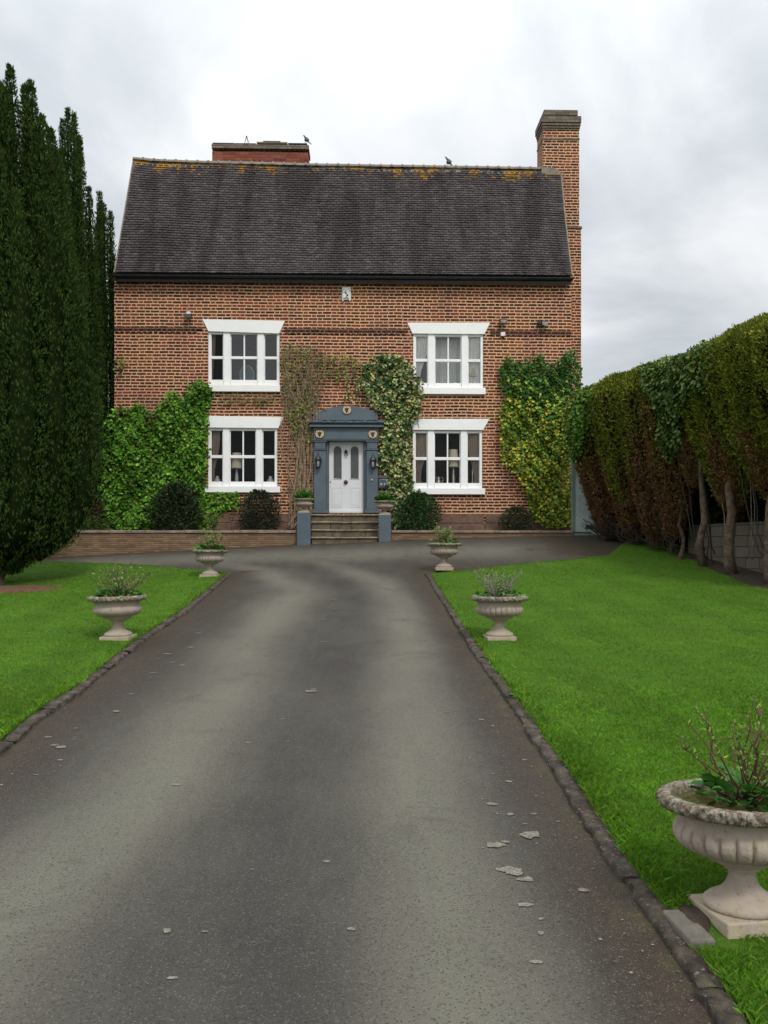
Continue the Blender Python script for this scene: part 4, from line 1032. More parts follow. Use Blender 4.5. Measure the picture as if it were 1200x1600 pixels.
for fx in (.12, .875):
    vase('lr', fx, [(.06, 0), (.03, .03), (.015, .1), (.03, .2), (.015, .3), (.03, .5), (.012, .55), (.02, .6), (.01, .75)], 'tall slim candlestick in the %s light of the lower right window' % ('left' if fx < .5 else 'right'), 'silver', 'candlestick', 'candlestick')
X, Z, zb_ = WD['ul']; x = X[0] + .525 * (X[9] - X[0]); rt = hthing('dressing_mirror', x, .28, zb_, 'oval dressing mirror with a teal frame in the upper left window', 'mirror')
mb = MB(); mb.tube([(.20 * math.cos(t_), 0, .31 + .27 * math.sin(t_)) for t_ in np.linspace(0, 2 * math.pi, 33)], .016, 6); mb.lathe([(.12, 0), (.1, .02), (.02, .05)], 16); obj('frame', mb, M['teal'], rt)
mb = MB(); mb.prism([(.19 * math.cos(t_), .31 + .26 * math.sin(t_)) for t_ in np.linspace(0, -2 * math.pi, 33)[:-1]], .005, .015); obj('mirror_glass', mb, M['glass_obscure'], rt)
def curtain(key, fx0, fx1, label, mat_='curtain', tie=None, y=.17, z0f=0.0, z1f=1.0, name='curtain', wave=.02):
    """hanging folds; tie = fraction towards which the cloth is gathered half way down"""
    X, Z, zb_ = WD[key]; W_ = X[9] - X[0]; xa_, xb_ = X[0] + fx0 * W_, X[0] + fx1 * W_; zt = Z[1] + .03; H_ = zt - zb_
    nu, nv = 40, 24; V = []; rt_x = (xa_ + xb_) / 2
    for j in range(nv + 1):
        v_ = z0f + (z1f - z0f) * j / nv
        for i in range(nu + 1):
            u_ = i / nu; x = xa_ + (xb_ - xa_) * u_
            if tie is not None:
                g_ = math.exp(-((v_ - .78) / .35) ** 2) if v_ < .78 else 1.0; xt = X[0] + tie * W_; x = x + (xt + (u_ - .5) * .12 - x) * g_ * .8
            V.append((x - rt_x, wave * math.sin(u_ * 34 + 1.5 * math.sin(v_ * 3)) + .008 * math.sin(v_ * 9 + u_ * 5), zt - v_ * H_ - zb_))
    Q = [[j * (nu + 1) + i, (j + 1) * (nu + 1) + i, (j + 1) * (nu + 1) + i + 1, j * (nu + 1) + i + 1] for j in range(nv) for i in range(nu)]
    o = npmesh(name, V, Q, M[mat_], None, None, H2W(rt_x, y, zb_), A, True); tag(o, label, 'curtain'); return o
curtain('lr', .03, .24, 'taupe curtain tied back at the left of the lower right window', tie=.06)
curtain('lr', .78, .97, 'taupe curtain tied back at the right of the lower right window', tie=.95)
curtain('ll', .02, .16, 'pale curtain edge at the left of the lower left window', tie=.03)
curtain('ur', .02, .22, 'white net curtain at the left of the upper right window', 'net', tie=.05)
curtain('ur', .77, .98, 'white net curtain at the right of the upper right window', 'net', y=.18)
curtain('ur', .29, .70, 'pale ruched blind across the middle of the upper right window', 'net', y=.5, z1f=.97, name='window_blind', wave=.03)
curtain('ul', .02, .09, 'dark curtain edge at the left of the upper left window', 'curtain', tie=.02)

# ================================================================== CLIMBERS AND SHRUBS ON THE HOUSE
def climber(name, regions, label, cat='climber', parts=None, mat_='leaf'):
    """regions: (photo polygon, n leaves per m2, thickness, leaf size, colours, weights, raggedness)"""
    lv = LV(); first = None; mbst = MB()
    allp = [HP(px, py) for reg in regions for px, py in reg[0]]
    bx = sum(p[0] for p in allp) / len(allp); bz = min(p[1] for p in allp)
    for poly, dens, th, size, cols, wts, rag in regions:
        pl = [HP(px, py) for px, py in poly]; xs = [p[0] for p in pl]; zs = [p[1] for p in pl]
        area = (max(xs) - min(xs)) * (max(zs) - min(zs)); n = int(area * dens)
        x = rng.uniform(min(xs), max(xs), n); z = rng.uniform(min(zs), max(zs), n)
        ok = inpoly(x + rng.normal(0, rag, n), z + rng.normal(0, rag, n), pl); x, z = x[ok], z[ok]; n = len(x)
        lump = np.clip(.55 + .55 * wob(x, z, 1.6, bx), .08, 1.2)
        dep = rng.random(n) ** .5
        y = -(.02 + th * lump * dep)
        t_ = np.stack([rng.normal(0, .75, n), -.25 - .5 * rng.random(n), -.9 + .55 * rng.standard_normal(n)], 1)
        nn = np.stack([rng.normal(0, .45, n), -np.ones(n), .35 + .4 * rng.standard_normal(n)], 1)
        c = pick(n, cols, wts) * (1 + .22 * rng.standard_normal((n, 1))) * (1 + .06 * rng.standard_normal((n, 3)))
        lv.add(np.stack([x - bx, y, z - bz], 1), t_, nn, size * rng.uniform(.65, 1.25, n), size * rng.uniform(.6, 1.05, n), np.clip(c, .003, 1), .12, True)
        for _ in range(int(area * 3) + 2):                       # woody stems under the leaves
            i = rng.integers(n); x0, z0 = x[i], z[i]; pts = [(x0 - bx, -.03, z0 - bz)]
            for q in range(6): x0 += rng.normal(0, .05); z0 -= rng.uniform(.05, .14); pts.append((x0 - bx, -.025 - .02 * rng.random(), max(z0, min(zs)) - bz))
            mbst.tube(pts, .007, 4)
    rt = hthing(name, bx, 0, bz, label, cat)
    lv.build('foliage', M[mat_], rt); obj('stems', mbst, M['twig'], rt); return rt
GI = [(.062, .17, .012), (.105, .245, .02), (.025, .07, .008), (.18, .33, .04)]
climber('ivy', [([(150, 826), (162, 760), (160, 690), (172, 650), (186, 640), (205, 636), (222, 633), (240, 645), (252, 636), (262, 618), (276, 612), (287, 630), (297, 600), (318, 596), (332, 605), (326, 640), (325, 700), (322, 765), (318, 800), (332, 826), (240, 822), (200, 824)],
                 760, .34, .095, GI, [4, 4, 2, 1.2], .035),
                ([(140, 828), (150, 800), (200, 800), (240, 812), (240, 828)], 500, .45, .09, GI, [4, 4, 2, 1], .05),
                ([(316, 768), (372, 768), (376, 792), (350, 797), (340, 806), (333, 826), (316, 832)], 900, .16, .08, GI, [4, 5, 1, 2], .03)],
        'dense bright green ivy covering the wall left of the lower left window', 'ivy')
climber('ivy_sprig', [([(179, 590), (182, 556), (195, 560), (199, 568), (190, 580)], 260, .12, .08, [(.13, .2, .03), (.2, .24, .05)], [1, 1], .03)],
        'small lone ivy sprig on bare brick beside the tall yews', 'ivy')
OL = [(.20, .24, .04), (.11, .17, .03), (.22, .20, .08), (.13, .09, .05)]
rt = climber('bare_climber', [([(440, 560), (446, 538), (470, 542), (500, 552), (540, 556), (566, 566), (560, 592), (530, 598), (500, 590), (498, 640), (490, 690), (470, 700), (446, 660)], 360, .20, .065, OL, [3, 2, 2, 2], .04),
                         ([(330, 618), (345, 616), (440, 615), (440, 632), (400, 634), (345, 632)], 170, .09, .06, OL, [3, 2, 1, 1], .04),
                         ([(445, 690), (492, 690), (490, 800), (450, 790)], 50, .10, .06, OL, [3, 3, 1, 1], .04)],
             'straggly brown climber with few leaves between the left windows and the door', 'climber')
bx_, bz_ = None, None
mb = MB()
loc = rt.location; hx = (loc[0] - HO[0]) * CA + (loc[1] - HO[1]) * SA; hz = loc[2]
def stem(p0, p1, n, wig, r0, r1, y0=-.04):
    pts = []; ph = rng.random() * 6
    for i in range(n + 1):
        t_ = i / n; x = p0[0] + (p1[0] - p0[0]) * t_ + wig * math.sin(t_ * 5 + ph) + rng.normal(0, wig * .25); z = p0[1] + (p1[1] - p0[1]) * t_
        pts.append((x - hx, y0 - .06 * abs(math.sin(t_ * 4 + ph)) - .03 * rng.random(), z - hz))
    mb.tube(pts, [r0 + (r1 - r0) * i / n for i in range(n + 1)], 5)
for i in range(26):
    b_ = HP(rng.choice([452, 468, 474, 484]) + rng.normal(0, 3), 826); t_ = HP(rng.uniform(448, 496), rng.uniform(545, 660)); stem(b_, t_, 14, .07, rng.uniform(.012, .024), .006)
for i in range(150):
    px, py = rng.uniform(441, 500), rng.uniform(540, 720); a_ = HP(px, py); b_ = HP(px + rng.normal(0, 12), py - rng.uniform(10, 70)); b_ = (max(b_[0], HP(442, 600)[0]), min(b_[1], HP(0, 538)[1])); stem(a_, b_, 7, .04, .009, .004, -.06)
for i in range(40):
    px = rng.uniform(495, 560); py = rng.uniform(558, 595); stem(HP(px, py), HP(px + rng.uniform(-25, 25), py + rng.normal(0, 8)), 6, .03, .008, .004)
for i in range(26):
    px = rng.uniform(335, 420); py = rng.uniform(619, 630); stem(HP(px, py), HP(px + rng.uniform(10, 30), max(617, py + rng.normal(0, 5))), 6, .03, .007, .004)
for a_, b_ in (((446, 828), (468, 800)), ((455, 828), (472, 808)), ((470, 826), (472, 770)), ((430, 800), (470, 730)), ((436, 690), (470, 800))): stem(HP(*a_), HP(*b_), 5, .02, .018, .014, -.1)
obj('woody_stems', mb, M['vine'], rt)
VI = [(.035, .085, .022), (.075, .13, .035), (.42, .40, .19), (.27, .32, .13), (.5, .42, .12)]
climber('variegated_ivy', [([(566, 600), (568, 572), (585, 558), (608, 553), (632, 560), (642, 575), (656, 600), (660, 625), (652, 650), (641, 668), (640, 700), (644, 760), (660, 772), (668, 800), (655, 824), (616, 824), (612, 790), (603, 768), (604, 758), (606, 735), (593, 734), (592, 690), (602, 662), (600, 648), (590, 640), (575, 628)],
                             820, .30, .095, VI, [4, 3, 2.4, 2.2, .7], .035), ([(540, 600), (566, 585), (575, 600), (560, 628), (545, 630)], 190, .12, .08, VI, [3, 3, 2, 2, 1], .04)],
        'cream and green variegated ivy climbing between the front door and the right windows', 'ivy')
DG = [(.022, .075, .010), (.04, .12, .016), (.08, .18, .03)]
YG = [(.22, .28, .022), (.36, .38, .035), (.08, .16, .018), (.48, .43, .06)]
climber('dark_climber', [([(780, 600), (778, 575), (790, 560), (798, 556), (803, 566), (815, 566), (830, 562), (845, 553), (850, 568), (868, 570), (885, 552), (897, 548), (905, 570), (906, 615), (903, 650), (880, 640), (840, 645), (815, 640), (800, 625), (786, 612)],
                          760, .34, .085, DG, [3, 4, 2], .05), ([(790, 640), (895, 640), (895, 720), (850, 700), (800, 690)], 170, .5, .08, DG, [2, 4, 3], .12)], 'dark green evergreen climber high on the right corner of the house', 'climber')
climber('golden_climber', [([(778, 640), (790, 622), (812, 628), (838, 640), (870, 634), (900, 640), (903, 690), (893, 700), (892, 780), (894, 822), (860, 824), (828, 812), (826, 780), (806, 745), (784, 720), (780, 690)],
                            760, .42, .085, YG + DG[:1], [3, 2.6, 3, .8, 1.6], .05), ([(790, 590), (890, 610), (890, 660), (860, 690), (800, 660)], 110, .5, .085, YG, [3, 3, 3, 1], .12)], 'yellow green variegated shrub trained on the wall below the dark climber', 'climber')
def bush(name, l, t_, r_, b_, label, cols, n=3200, size=.07, off=.55, cat='shrub', mat_='leaf', wts=None):
    x0, z1 = HP(l, t_, off); x1, z0 = HP(r_, b_, off); rxx, rz_ = (x1 - x0) / 2, (z1 - z0); ryy = min(rxx, .5)
    rt = hthing(name, (x0 + x1) / 2, -off, z0 - .04, label, cat)
    d_ = unit(rng.normal(size=(n, 3))); d_[:, 2] = np.abs(d_[:, 2]) * 1.0; rr = rng.random(n) ** .42
    th = np.arctan2(d_[:, 1], d_[:, 0]); z = rng.random(n) ** .8; lump = (1 + .20 * wob(np.cos(th) * 2 + l, z * 3 + np.sin(th), 1.5, l)) * (1 + .07 * rng.standard_normal(n)); prof = (1 - np.clip((z - .45) / .6, 0, 1) ** 2.4) * (.80 + .2 * np.clip(z / .3, 0, 1))
    c = np.stack([np.cos(th) * rr * rxx * prof * lump, np.sin(th) * rr * ryy * prof * lump, z * rz_ * (.80 + .22 * lump)], 1)
    out = np.stack([np.cos(th), np.sin(th), z * .9], 1)
    t3 = unit(out + rng.normal(0, .6, (n, 3))); nn = out + rng.normal(0, .5, (n, 3)) + [0, 0, .5]
    lv = LV(); lv.add(c, t3, nn, size * rng.uniform(.6, 1.3, n), size * rng.uniform(.35, .6, n), np.clip(pick(n, cols, wts) * (1 + .25 * rng.standard_normal((n, 1))), .003, 1))
    lv.build('foliage', M[mat_], rt)
    mb = MB()
    for _ in range(14):
        a_ = rng.random() * 6.28; e_ = (.7 * rxx * math.cos(a_), .7 * ryy * math.sin(a_), rz_ * rng.uniform(.5, .85)); mb.tube([(.04 * math.cos(a_), .04 * math.sin(a_), -.05), (e_[0] * .4, e_[1] * .4, e_[2] * .45), e_], [.014, .01, .004], 5)
    obj('stems', mb, M['twigdk'], rt); return rt
DK = [(.018, .032, .014), (.030, .048, .02), (.045, .06, .028)]
bush('shrub', 234, 757, 316, 829, 'dark rounded shrub in front of the bright green ivy', DK, 5200, .075)
bush('shrub', 373, 767, 438, 829, 'dark rounded shrub below the lower left window', [(.028, .042, .022), (.04, .055, .03), (.05, .045, .03)], 4200, .07)
bush('shrub', 618, 770, 690, 829, 'mid green bushy shrub below the lower right window beside the steps', [(.03, .075, .02), (.05, .11, .028), (.022, .045, .015)], 4400, .07)
bush('shrub', 780, 792, 832, 829, 'low dull green shrub at the foot of the golden climber', [(.035, .055, .022), (.05, .075, .03), (.06, .05, .03)], 2400, .06)
bush('shrub', 143, 779, 163, 815, 'small dark red leaved shrub between the yews and the ivy', [(.10, .018, .018), (.05, .015, .014)], 700, .06, off=.4)
bush('ground_plant', 104, 806, 172, 830, 'low spread of green leaves on the bed behind the left wall', [(.05, .11, .025), (.08, .15, .03), (.06, .05, .02)], 2200, .06, off=.7, cat='plant')
bush('weed_tuft', 320, 800, 345, 829, 'light green tuft above the coping under the lower left window', [(.10, .19, .03), (.16, .2, .05)], 500, .06, off=.9, cat='plant')

# ================================================================== YEWS
def yew(name, px, dd_, topy, rad, label, nplume, seed, ntuft, base=None, fall=.3):
    global rng; keep = rng; rng = np.random.default_rng(seed)
    X = (px - 600) * dd_ / F; gz = float(G(X, dd_)) + .05 if base is None else base; H_ = EYE + (HOR - topy) * dd_ / F - gz
    rt = empty(name, (X, dd_, gz - .05), 0, label, 'tree', 'tall fastigiate yews on the left'); lv = LV(); core = MB()
    pl = [(0, 0, 1.0)]
    for i in range(nplume - 1):
        a_ = i * 2.39996 + rng.normal(0, .25); r_ = rad * math.sqrt((i + .8) / nplume) * rng.uniform(.9, 1.05)
        pl.append((r_ * math.cos(a_), r_ * math.sin(a_), 1 - fall * (r_ / rad) ** 2.2 - rng.choice([0, .03, .07, .12])))
    tot = sum(p[2] for p in pl)
    for (qx, qy, hf) in pl:
        h = H_ * hf; pr_ = rad * rng.uniform(.20, .27); rr0 = math.hypot(qx, qy) / rad
        def axis(t_):   # plumes spring from the trunk, bow outwards, rise
            k = 1 - (1 - np.clip(t_ / .24, 0, 1)) ** 2.0; k = .22 + .78 * k; lean = 1 - .18 * np.clip((t_ - .5) / .5, 0, 1); return qx * k * lean, qy * k * lean, .25 + t_ * (h - .25)
        def prof(t_): return pr_ * np.clip(t_ / .10, .25, 1) * np.clip((1 - t_) / .36, 0, 1) ** .85 * (1 + .12 * np.sin(t_ * 21 + qx * 5) + .07 * np.sin(t_ * 47 + qy * 9))
        n = int(ntuft * hf / tot); t_ = rng.random(n) ** .92; th = rng.uniform(0, 2 * np.pi, n)
        ax, ay, az = axis(t_); lum = 1 + .16 * np.sin(3 * th + t_ * 30) + .1 * np.sin(5 * th - t_ * 44)
        r_ = prof(t_) * lum * (1 - .35 * rng.random(n) ** 2) + .02
        c = np.stack([ax + r_ * np.cos(th), ay + r_ * np.sin(th), az], 1)
        out = np.stack([np.cos(th), np.sin(th), np.zeros(n)], 1)
        mxf = np.clip(.42 + .42 * wob(th * 1.5 + qx * 9, t_ * 16 + qy * 7, 1.0) + .16 * rng.standard_normal(n), 0, 1)[:, None]; hue = np.array([[.024, .056, .012]]) * (1 - mxf) + np.array([[.060, .092, .020]]) * mxf
        for q in range(3):
            t3 = unit(out * (.30 + .45 * rng.random((n, 1))) + [0, 0, .95] + rng.normal(0, .28, (n, 3)))
            nn = out + rng.normal(0, .5, (n, 3))
            L = rng.uniform(.045, .095, n); lv.add(c + rng.normal(0, .02, (n, 3)), t3, nn, L, L * rng.uniform(.26, .40, n), np.clip(hue * (1 + .2 * rng.standard_normal((n, 1))), .003, 1), .1)
        # solid dark core added to block light through the plume
        ts = np.linspace(.05, .97, 16); ca = np.stack(axis(ts), 1)
        core.tube([tuple(p) for p in ca], [max(.015, .52 * float(prof(q))) for q in ts], 8)
    lv.build('crown', M['needle'], rt)
    obj('filler_core', core, simple('yew_filler_core_' + name, (.010, .016, .005), .95, var=.3, spec=.0), rt, smooth=True)
    mb = MB(); mb.tube([(0, 0, -.2), (.03, .02, .5), (0, 0, 2.5)], [.28, .2, .1], 10)
    for k in range(9):
        a_ = k * .7; mb.tube([(.12 * math.cos(a_), .12 * math.sin(a_), .1), (.35 * rad * math.cos(a_), .35 * rad * math.sin(a_), .9), (.7 * rad * math.cos(a_), .7 * rad * math.sin(a_), 2.4)], [.08, .05, .03], 6)
    obj('trunk', mb, M['bark'], rt); rng = keep; return rt
yew('yew_tree', -14, 16.8, 66, 1.72, 'tallest dark green yew nearest the camera at the left edge', 36, 11, 135000, fall=.24)
yew('yew_tree', 106, 22.4, 168, .80, 'second tall yew with twin pointed tips behind the nearest yew', 14, 12, 46000, base=zbed, fall=.22)
yew('yew_tree', 156, 23.8, 298, .66, 'lowest and farthest yew beside the left corner of the house', 9, 15, 22000, base=zbed, fall=.12)

# ================================================================== HEDGE TREES ON THE RIGHT
SURF = []
def conifer(px, dd_, r_, topy, boty, label, seed, n, brown, trunk_px=None, lean=0.0, twigs=0):
    global rng; keep = rng; rng = np.random.default_rng(seed)
    X = (px - 600) * dd_ / F; gz = float(G(X, dd_)) + UP; zt = EYE + (HOR - topy) * dd_ / F - gz; zb_ = max(.25, EYE + (HOR - boty) * dd_ / F - gz)
    rt = empty('hedge_conifer', (X, dd_, gz - .03), 0, label, 'tree', 'clipped conifers forming the right hand hedge')
    def surf(th, v):      # v 0 bottom .. 1 top of the clipped crown
        pf = np.clip(v / .42, 0, 1) ** .55 * .93 + .07; tp = np.sqrt(np.clip(1 - (np.clip(v - .80, 0, 1) / .2) ** 2.2, 0, 1)); w_ = np.clip((v - .38) / .35, 0, 1); rr = r_ * pf * (.12 + .88 * tp) * (1 + .42 * w_ * w_ * (3 - 2 * w_))
        rr = rr * (1 + .07 * np.sin(5 * th + seed) + .07 * np.sin(9 * th + v * 3 + seed) + .03 * np.sin(13 * v + 3 * th))
        z = zb_ + v * (zt - zb_) + .10 * np.sin(5 * th + seed) * (1 - v)
        return np.stack([rr * np.cos(th) + lean * (1 - v), rr * np.sin(th) * 1.1, z], -1)
    th = rng.uniform(0, 2 * np.pi, n); v = rng.random(n) ** .9
    top = rng.random(n) < .16; v = np.where(top, 1 - .16 * rng.random(n) ** 1.5, v); rsc = np.where(top, np.sqrt(rng.random(n)), 1)
    c = surf(th, v); c[:, :2] *= np.where(top, rsc, 1 - .22 * rng.random(n) ** 2)[:, None]
    out = np.stack([np.cos(th), np.sin(th), np.where(v > .85, 1.2, -.1)], 1)
    bz = v + .13 * np.sin(3 * th + seed) + .10 * rng.standard_normal(n) + .10 * np.sin(v * 9 + 4 * th + seed)
    col = np.where((bz < brown)[:, None], (np.array([[.11, .07, .028]]) + np.array([[.11, .035, .025]]) * np.clip(.4 + .5 * wob(th * 2.3, v * 6 + seed, 1.0) + .2 * rng.standard_normal(n), 0, 1)[:, None]), (np.array([[.10, .135, .016]]) + np.array([[.11, .09, .016]]) * np.clip(.4 + .45 * wob(th * 2 + seed, v * 5, 1.0) + .2 * rng.standard_normal(n), 0, 1)[:, None]))
    lv = LV()
    for q in range(3):
        t3 = unit(out * .7 + [0, 0, .75] + rng.normal(0, .5, (n, 3))); nn = out + rng.normal(0, .5, (n, 3)); L = rng.uniform(.04, .085, n)
        lv.add(c + rng.normal(0, .025, (n, 3)), t3, nn, L, L * rng.uniform(.3, .5, n), np.clip(col * (1 + .25 * rng.standard_normal((n, 1))), .003, 1), .1)
    lv.build('crown', M['needle'], rt)
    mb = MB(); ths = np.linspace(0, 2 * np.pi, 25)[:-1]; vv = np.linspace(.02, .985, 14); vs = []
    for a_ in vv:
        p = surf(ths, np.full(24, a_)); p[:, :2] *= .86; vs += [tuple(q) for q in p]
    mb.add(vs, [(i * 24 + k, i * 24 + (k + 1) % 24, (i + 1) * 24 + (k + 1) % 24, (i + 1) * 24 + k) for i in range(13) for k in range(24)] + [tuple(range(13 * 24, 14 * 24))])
    obj('filler_core', mb, M['hedgefiller'], rt, smooth=True)
    mb = MB()
    if trunk_px:
        for tx, rr in trunk_px:
            xo = (tx - px) * dd_ / F; pts = [(xo + rng.normal(0, .03) + .05 * math.sin(k * 2.0 + tx), -.25 - .1 * k * .1, -.1 + k * (zb_ + .9) / 5) for k in range(6)]
            mb.tube(pts, [rr * (1.25 if k == 0 else 1 - .08 * k) for k in range(6)], 9)
    else: mb.tube([(.2, .1, -.1), (.15, .1, zb_ + 1)], .09, 8)
    obj('trunk', mb, M['bark'], rt, smooth=True)
    if twigs:
        mb = MB()
        for _ in range(twigs):
            a_ = rng.uniform(math.pi * .75, math.pi * 1.9); z0 = rng.uniform(.02, .35); r0 = rng.uniform(.0, .25); r1 = r_ * rng.uniform(.45, .95)
            pts = [(lean + .25 + r0 * math.cos(a_), r0 * math.sin(a_), z0)]
            for k in range(1, 6): t_ = k / 5; pts.append((lean * (1 - t_ * .6) + .25 * (1 - t_) + (r0 + (r1 - r0) * t_ ** .7) * math.cos(a_) + rng.normal(0, .03), (r0 + (r1 - r0) * t_ ** .7) * math.sin(a_), z0 + t_ * rng.uniform(.7, 1.1) * zb_ * 1.3 * t_ + rng.normal(0, .02)))
            mb.tube(pts, [.016 - .002 * k for k in range(6)], 5)
        obj('branches', mb, M['twigdk'] if seed != 25 else M['twiggrey'], rt)
    SURF.append((rt.location.copy(), surf)); rng = keep; return rt
M['hedgefiller'] = simple('hedge_filler_core', (.016, .012, .006), .95, var=.4, scale=9, spec=.0)  # for solid dark cores added to block light through the hedges
conifer(933, 21.3, .56, 606, 856, 'farthest clipped conifer, mostly brown, beside the pale green gate', 21, 15000, .66, None, .22, 40)
conifer(976, 20.4, .60, 586, 850, 'green topped clipped conifer with a brown base, second from the gate', 22, 15000, .42, None, .22, 20)
conifer(1018, 19.5, .54, 572, 846, 'narrow clipped conifer, brown below dark ivy, third from the gate', 23, 13000, .62, [(1046, .05)], .1, 10)
conifer(1050, 18.8, .50, 562, 835, 'rust brown clipped conifer half covered by ivy, fourth from the gate', 28, 12000, .70, [(1060, .05)], .05, 8)
conifer(1086, 17.9, .42, 560, 752, 'short narrow conifer clump under the dark ivy, fifth from the gate', 24, 11000, .35, [(1090, .085)], 0, 6)
conifer(1146, 16.9, .70, 530, 790, 'broad green clipped conifer with a stout leaning trunk', 25, 22000, .24, [(1133, .115)], 0, 3)
conifer(1212, 15.6, .78, 500, 772, 'clipped green conifer cut by the right edge of the photo', 26, 24000, .18, [(1194, .11)], 0, 6)
conifer(1300, 14.2, .95, 470, 790, 'clipped conifer standing beyond the right edge of the photo', 27, 8000, .2, [(1300, .11)], 0, 0)

# dark second row behind the block wall
HL = np.array([(X_, Y_) for X_, Y_ in [(5.85, 22.6), (6.7, 21.2), (7.2, 20.0), (7.6, 18.9), (8.0, 17.6), (8.4, 16.2), (8.8, 14.2), (9.0, 11.0)]])
def along(t_): s_ = t_ * (len(HL) - 1); i = np.clip(s_.astype(int), 0, len(HL) - 2); f = (s_ - i)[:, None]; return HL[i] * (1 - f) + HL[i + 1] * f
lv = LV(); n = 26000; t_ = rng.random(n); p = along(t_); v = rng.random(n)
top_ = 5.1 - .35 * np.abs(np.sin(t_ * 20)); wdt = .55 * np.sin(np.pi * np.clip(v, .02, .98)) ** .4
c = np.stack([p[:, 0] + .35 - wdt * rng.uniform(.6, 1.1, n), p[:, 1] + rng.normal(0, .1, n), 1.7 + v * (top_ - 1.7)], 1)
out = np.tile([[-1.0, -.3, .1]], (n, 1)); t3 = unit(out * .6 + [0, 0, .7] + rng.normal(0, .6, (n, 3)))
lv.add(c, t3, out + rng.normal(0, .6, (n, 3)), .13, .06, np.clip(vary(n, (.035, .035, .014), .3), .003, 1))
rt = empty('hedge', (7.6, 18.9, 1.3), 0, 'dark shaded hedge standing behind the block wall', 'hedge')
V = np.concatenate(lv.V) - np.array([7.6, 18.9, 1.3]); npmesh('foliage', V, np.arange(len(V)).reshape(-1, 4), M['needle'], np.concatenate(lv.C), rt)
mb = MB(); q = along(np.linspace(0, 1, 30)); vs = []
for (a_, b_) in q:
    for dx_, z_ in ((.15, .9), (.0, 2.2), (-.05, 3.6), (.25, 4.6), (.6, 4.6), (.8, .9)): vs.append((a_ + dx_ - 7.6, b_ - 18.9, z_ - 1.3 + .1))
mb.add(vs, [(i * 6 + k, i * 6 + (k + 1) % 6, (i + 1) * 6 + (k + 1) % 6, (i + 1) * 6 + k) for i in range(29) for k in range(6)]); obj('filler_core', mb, M['hedgefiller'], rt)

# unseen hedge, added to block bright sky between yews and house
lv = LV(); n = 9000; c = np.stack([rng.uniform(-17, -8.0, n), 27 + rng.normal(0, .35, n), 1.8 + 3.4 * rng.random(n) ** .8], 1)
lv.add(c, rng.normal(0, .6, (n, 3)) + [0, -.5, .6], rng.normal(0, .5, (n, 3)) + [0, -1, 0], .16, .08, vary(n, (.03, .055, .014), .3))
rt = empty('hedge', (-12.5, 27, 1.7), 0, 'added dark hedge blocking sky light between the yews and the house', 'hedge')
V = np.concatenate(lv.V) - np.array([-12.5, 27, 1.7]); npmesh('foliage', V, np.arange(len(V)).reshape(-1, 4), M['needle'], np.concatenate(lv.C), rt)
mb = MB(); mb.box(-4.5, -.2, -.5, 4.5, .5, 3.3); obj('filler_core', mb, M['hedgefiller'], rt, bevel=.1)

# concrete block wall under it
a_, b_ = np.array([7.05, 19.3]), np.array([8.35, 12.6]); L = float(np.linalg.norm(b_ - a_)); ang = math.atan2(b_[1] - a_[1], b_[0] - a_[0])
rt = empty('block_wall', (a_[0], a_[1], .6), ang, 'grey concrete block wall behind the conifer trunks', 'wall')
mb = MB(); mb.box(0, 0, 0, L, .2, 1.63); obj('blockwork', mb, M['block'], rt)
mb = MB(); mb.box(3.25, -.012, .78, 3.40, -.001, .98); obj('air_brick', mb, M['black'], rt)

# ivy over the hedge: leaves laid on the conifers' own clipped surface
def hedge_ivy(poly, idx, n, label, lp=0.05, cols=((.04, .09, .014), (.085, .15, .028), (.16, .22, .07)), dens=1.0):
    lv = LV(); pts = []; outs = []
    for k in idx:
        loc_, sf = SURF[k]; m_ = 90000; th = rng.uniform(0, 2 * np.pi, m_); v = rng.random(m_)
        c = sf(th, v) + np.array(loc_); o_ = np.stack([np.cos(th), np.sin(th), np.where(v > .85, .8, .1)], 1); c = c + o_ * (lp + .09 * rng.random((m_, 1)))
        px = 600 + c[:, 0] / c[:, 1] * F; py = HOR - (c[:, 2] - EYE) / c[:, 1] * F
        ok = inpoly(px + rng.normal(0, 3, m_), py + rng.normal(0, 4, m_), poly) & ((np.sin(th) < .35) | (v > .9)); pts.append(c[ok]); outs.append(o_[ok])
    c = np.concatenate(pts); o_ = np.concatenate(outs); s_ = rng.permutation(len(c))[:n]; c, o_ = c[s_], o_[s_]; n = len(c)
    t3 = np.stack([rng.normal(0, .6, n), rng.normal(0, .6, n), -.8 + .5 * rng.standard_normal(n)], 1) + o_ * .3
    lv.add(c, t3, o_ + rng.normal(0, .4, (n, 3)) + [0, 0, .3], .085 * rng.uniform(.7, 1.3, n), .075 * rng.uniform(.7, 1.2, n), np.clip(pick(n, cols) * (1 + .2 * rng.standard_normal((n, 1))), .003, 1), .12, True)
    base = c.mean(0); base[2] = c[:, 2].min(); V = np.concatenate(lv.V) - base
    o = npmesh('hedge_ivy', V, np.arange(len(V)).reshape(-1, 4), M['leaf'], np.concatenate(lv.C), None, base); tag(o, label, 'ivy'); return o
hedge_ivy([(1000, 575), (1060, 555), (1108, 535), (1118, 552), (1106, 590), (1100, 640), (1092, 606), (1076, 602), (1062, 640), (1058, 700), (1045, 716), (1030, 700), (1028, 640), (1012, 620)], (2, 3, 4, 5), 7500, 'dark glossy ivy draped over the middle of the clipped hedge')
hedge_ivy([(890, 680), (892, 640), (905, 618), (935, 602), (950, 608), (925, 640), (910, 680), (902, 720), (893, 705)], (0,), 2600, 'bright ivy on the hedge end nearest the house', cols=((.05, .12, .012), (.09, .19, .02), (.15, .24, .05)))
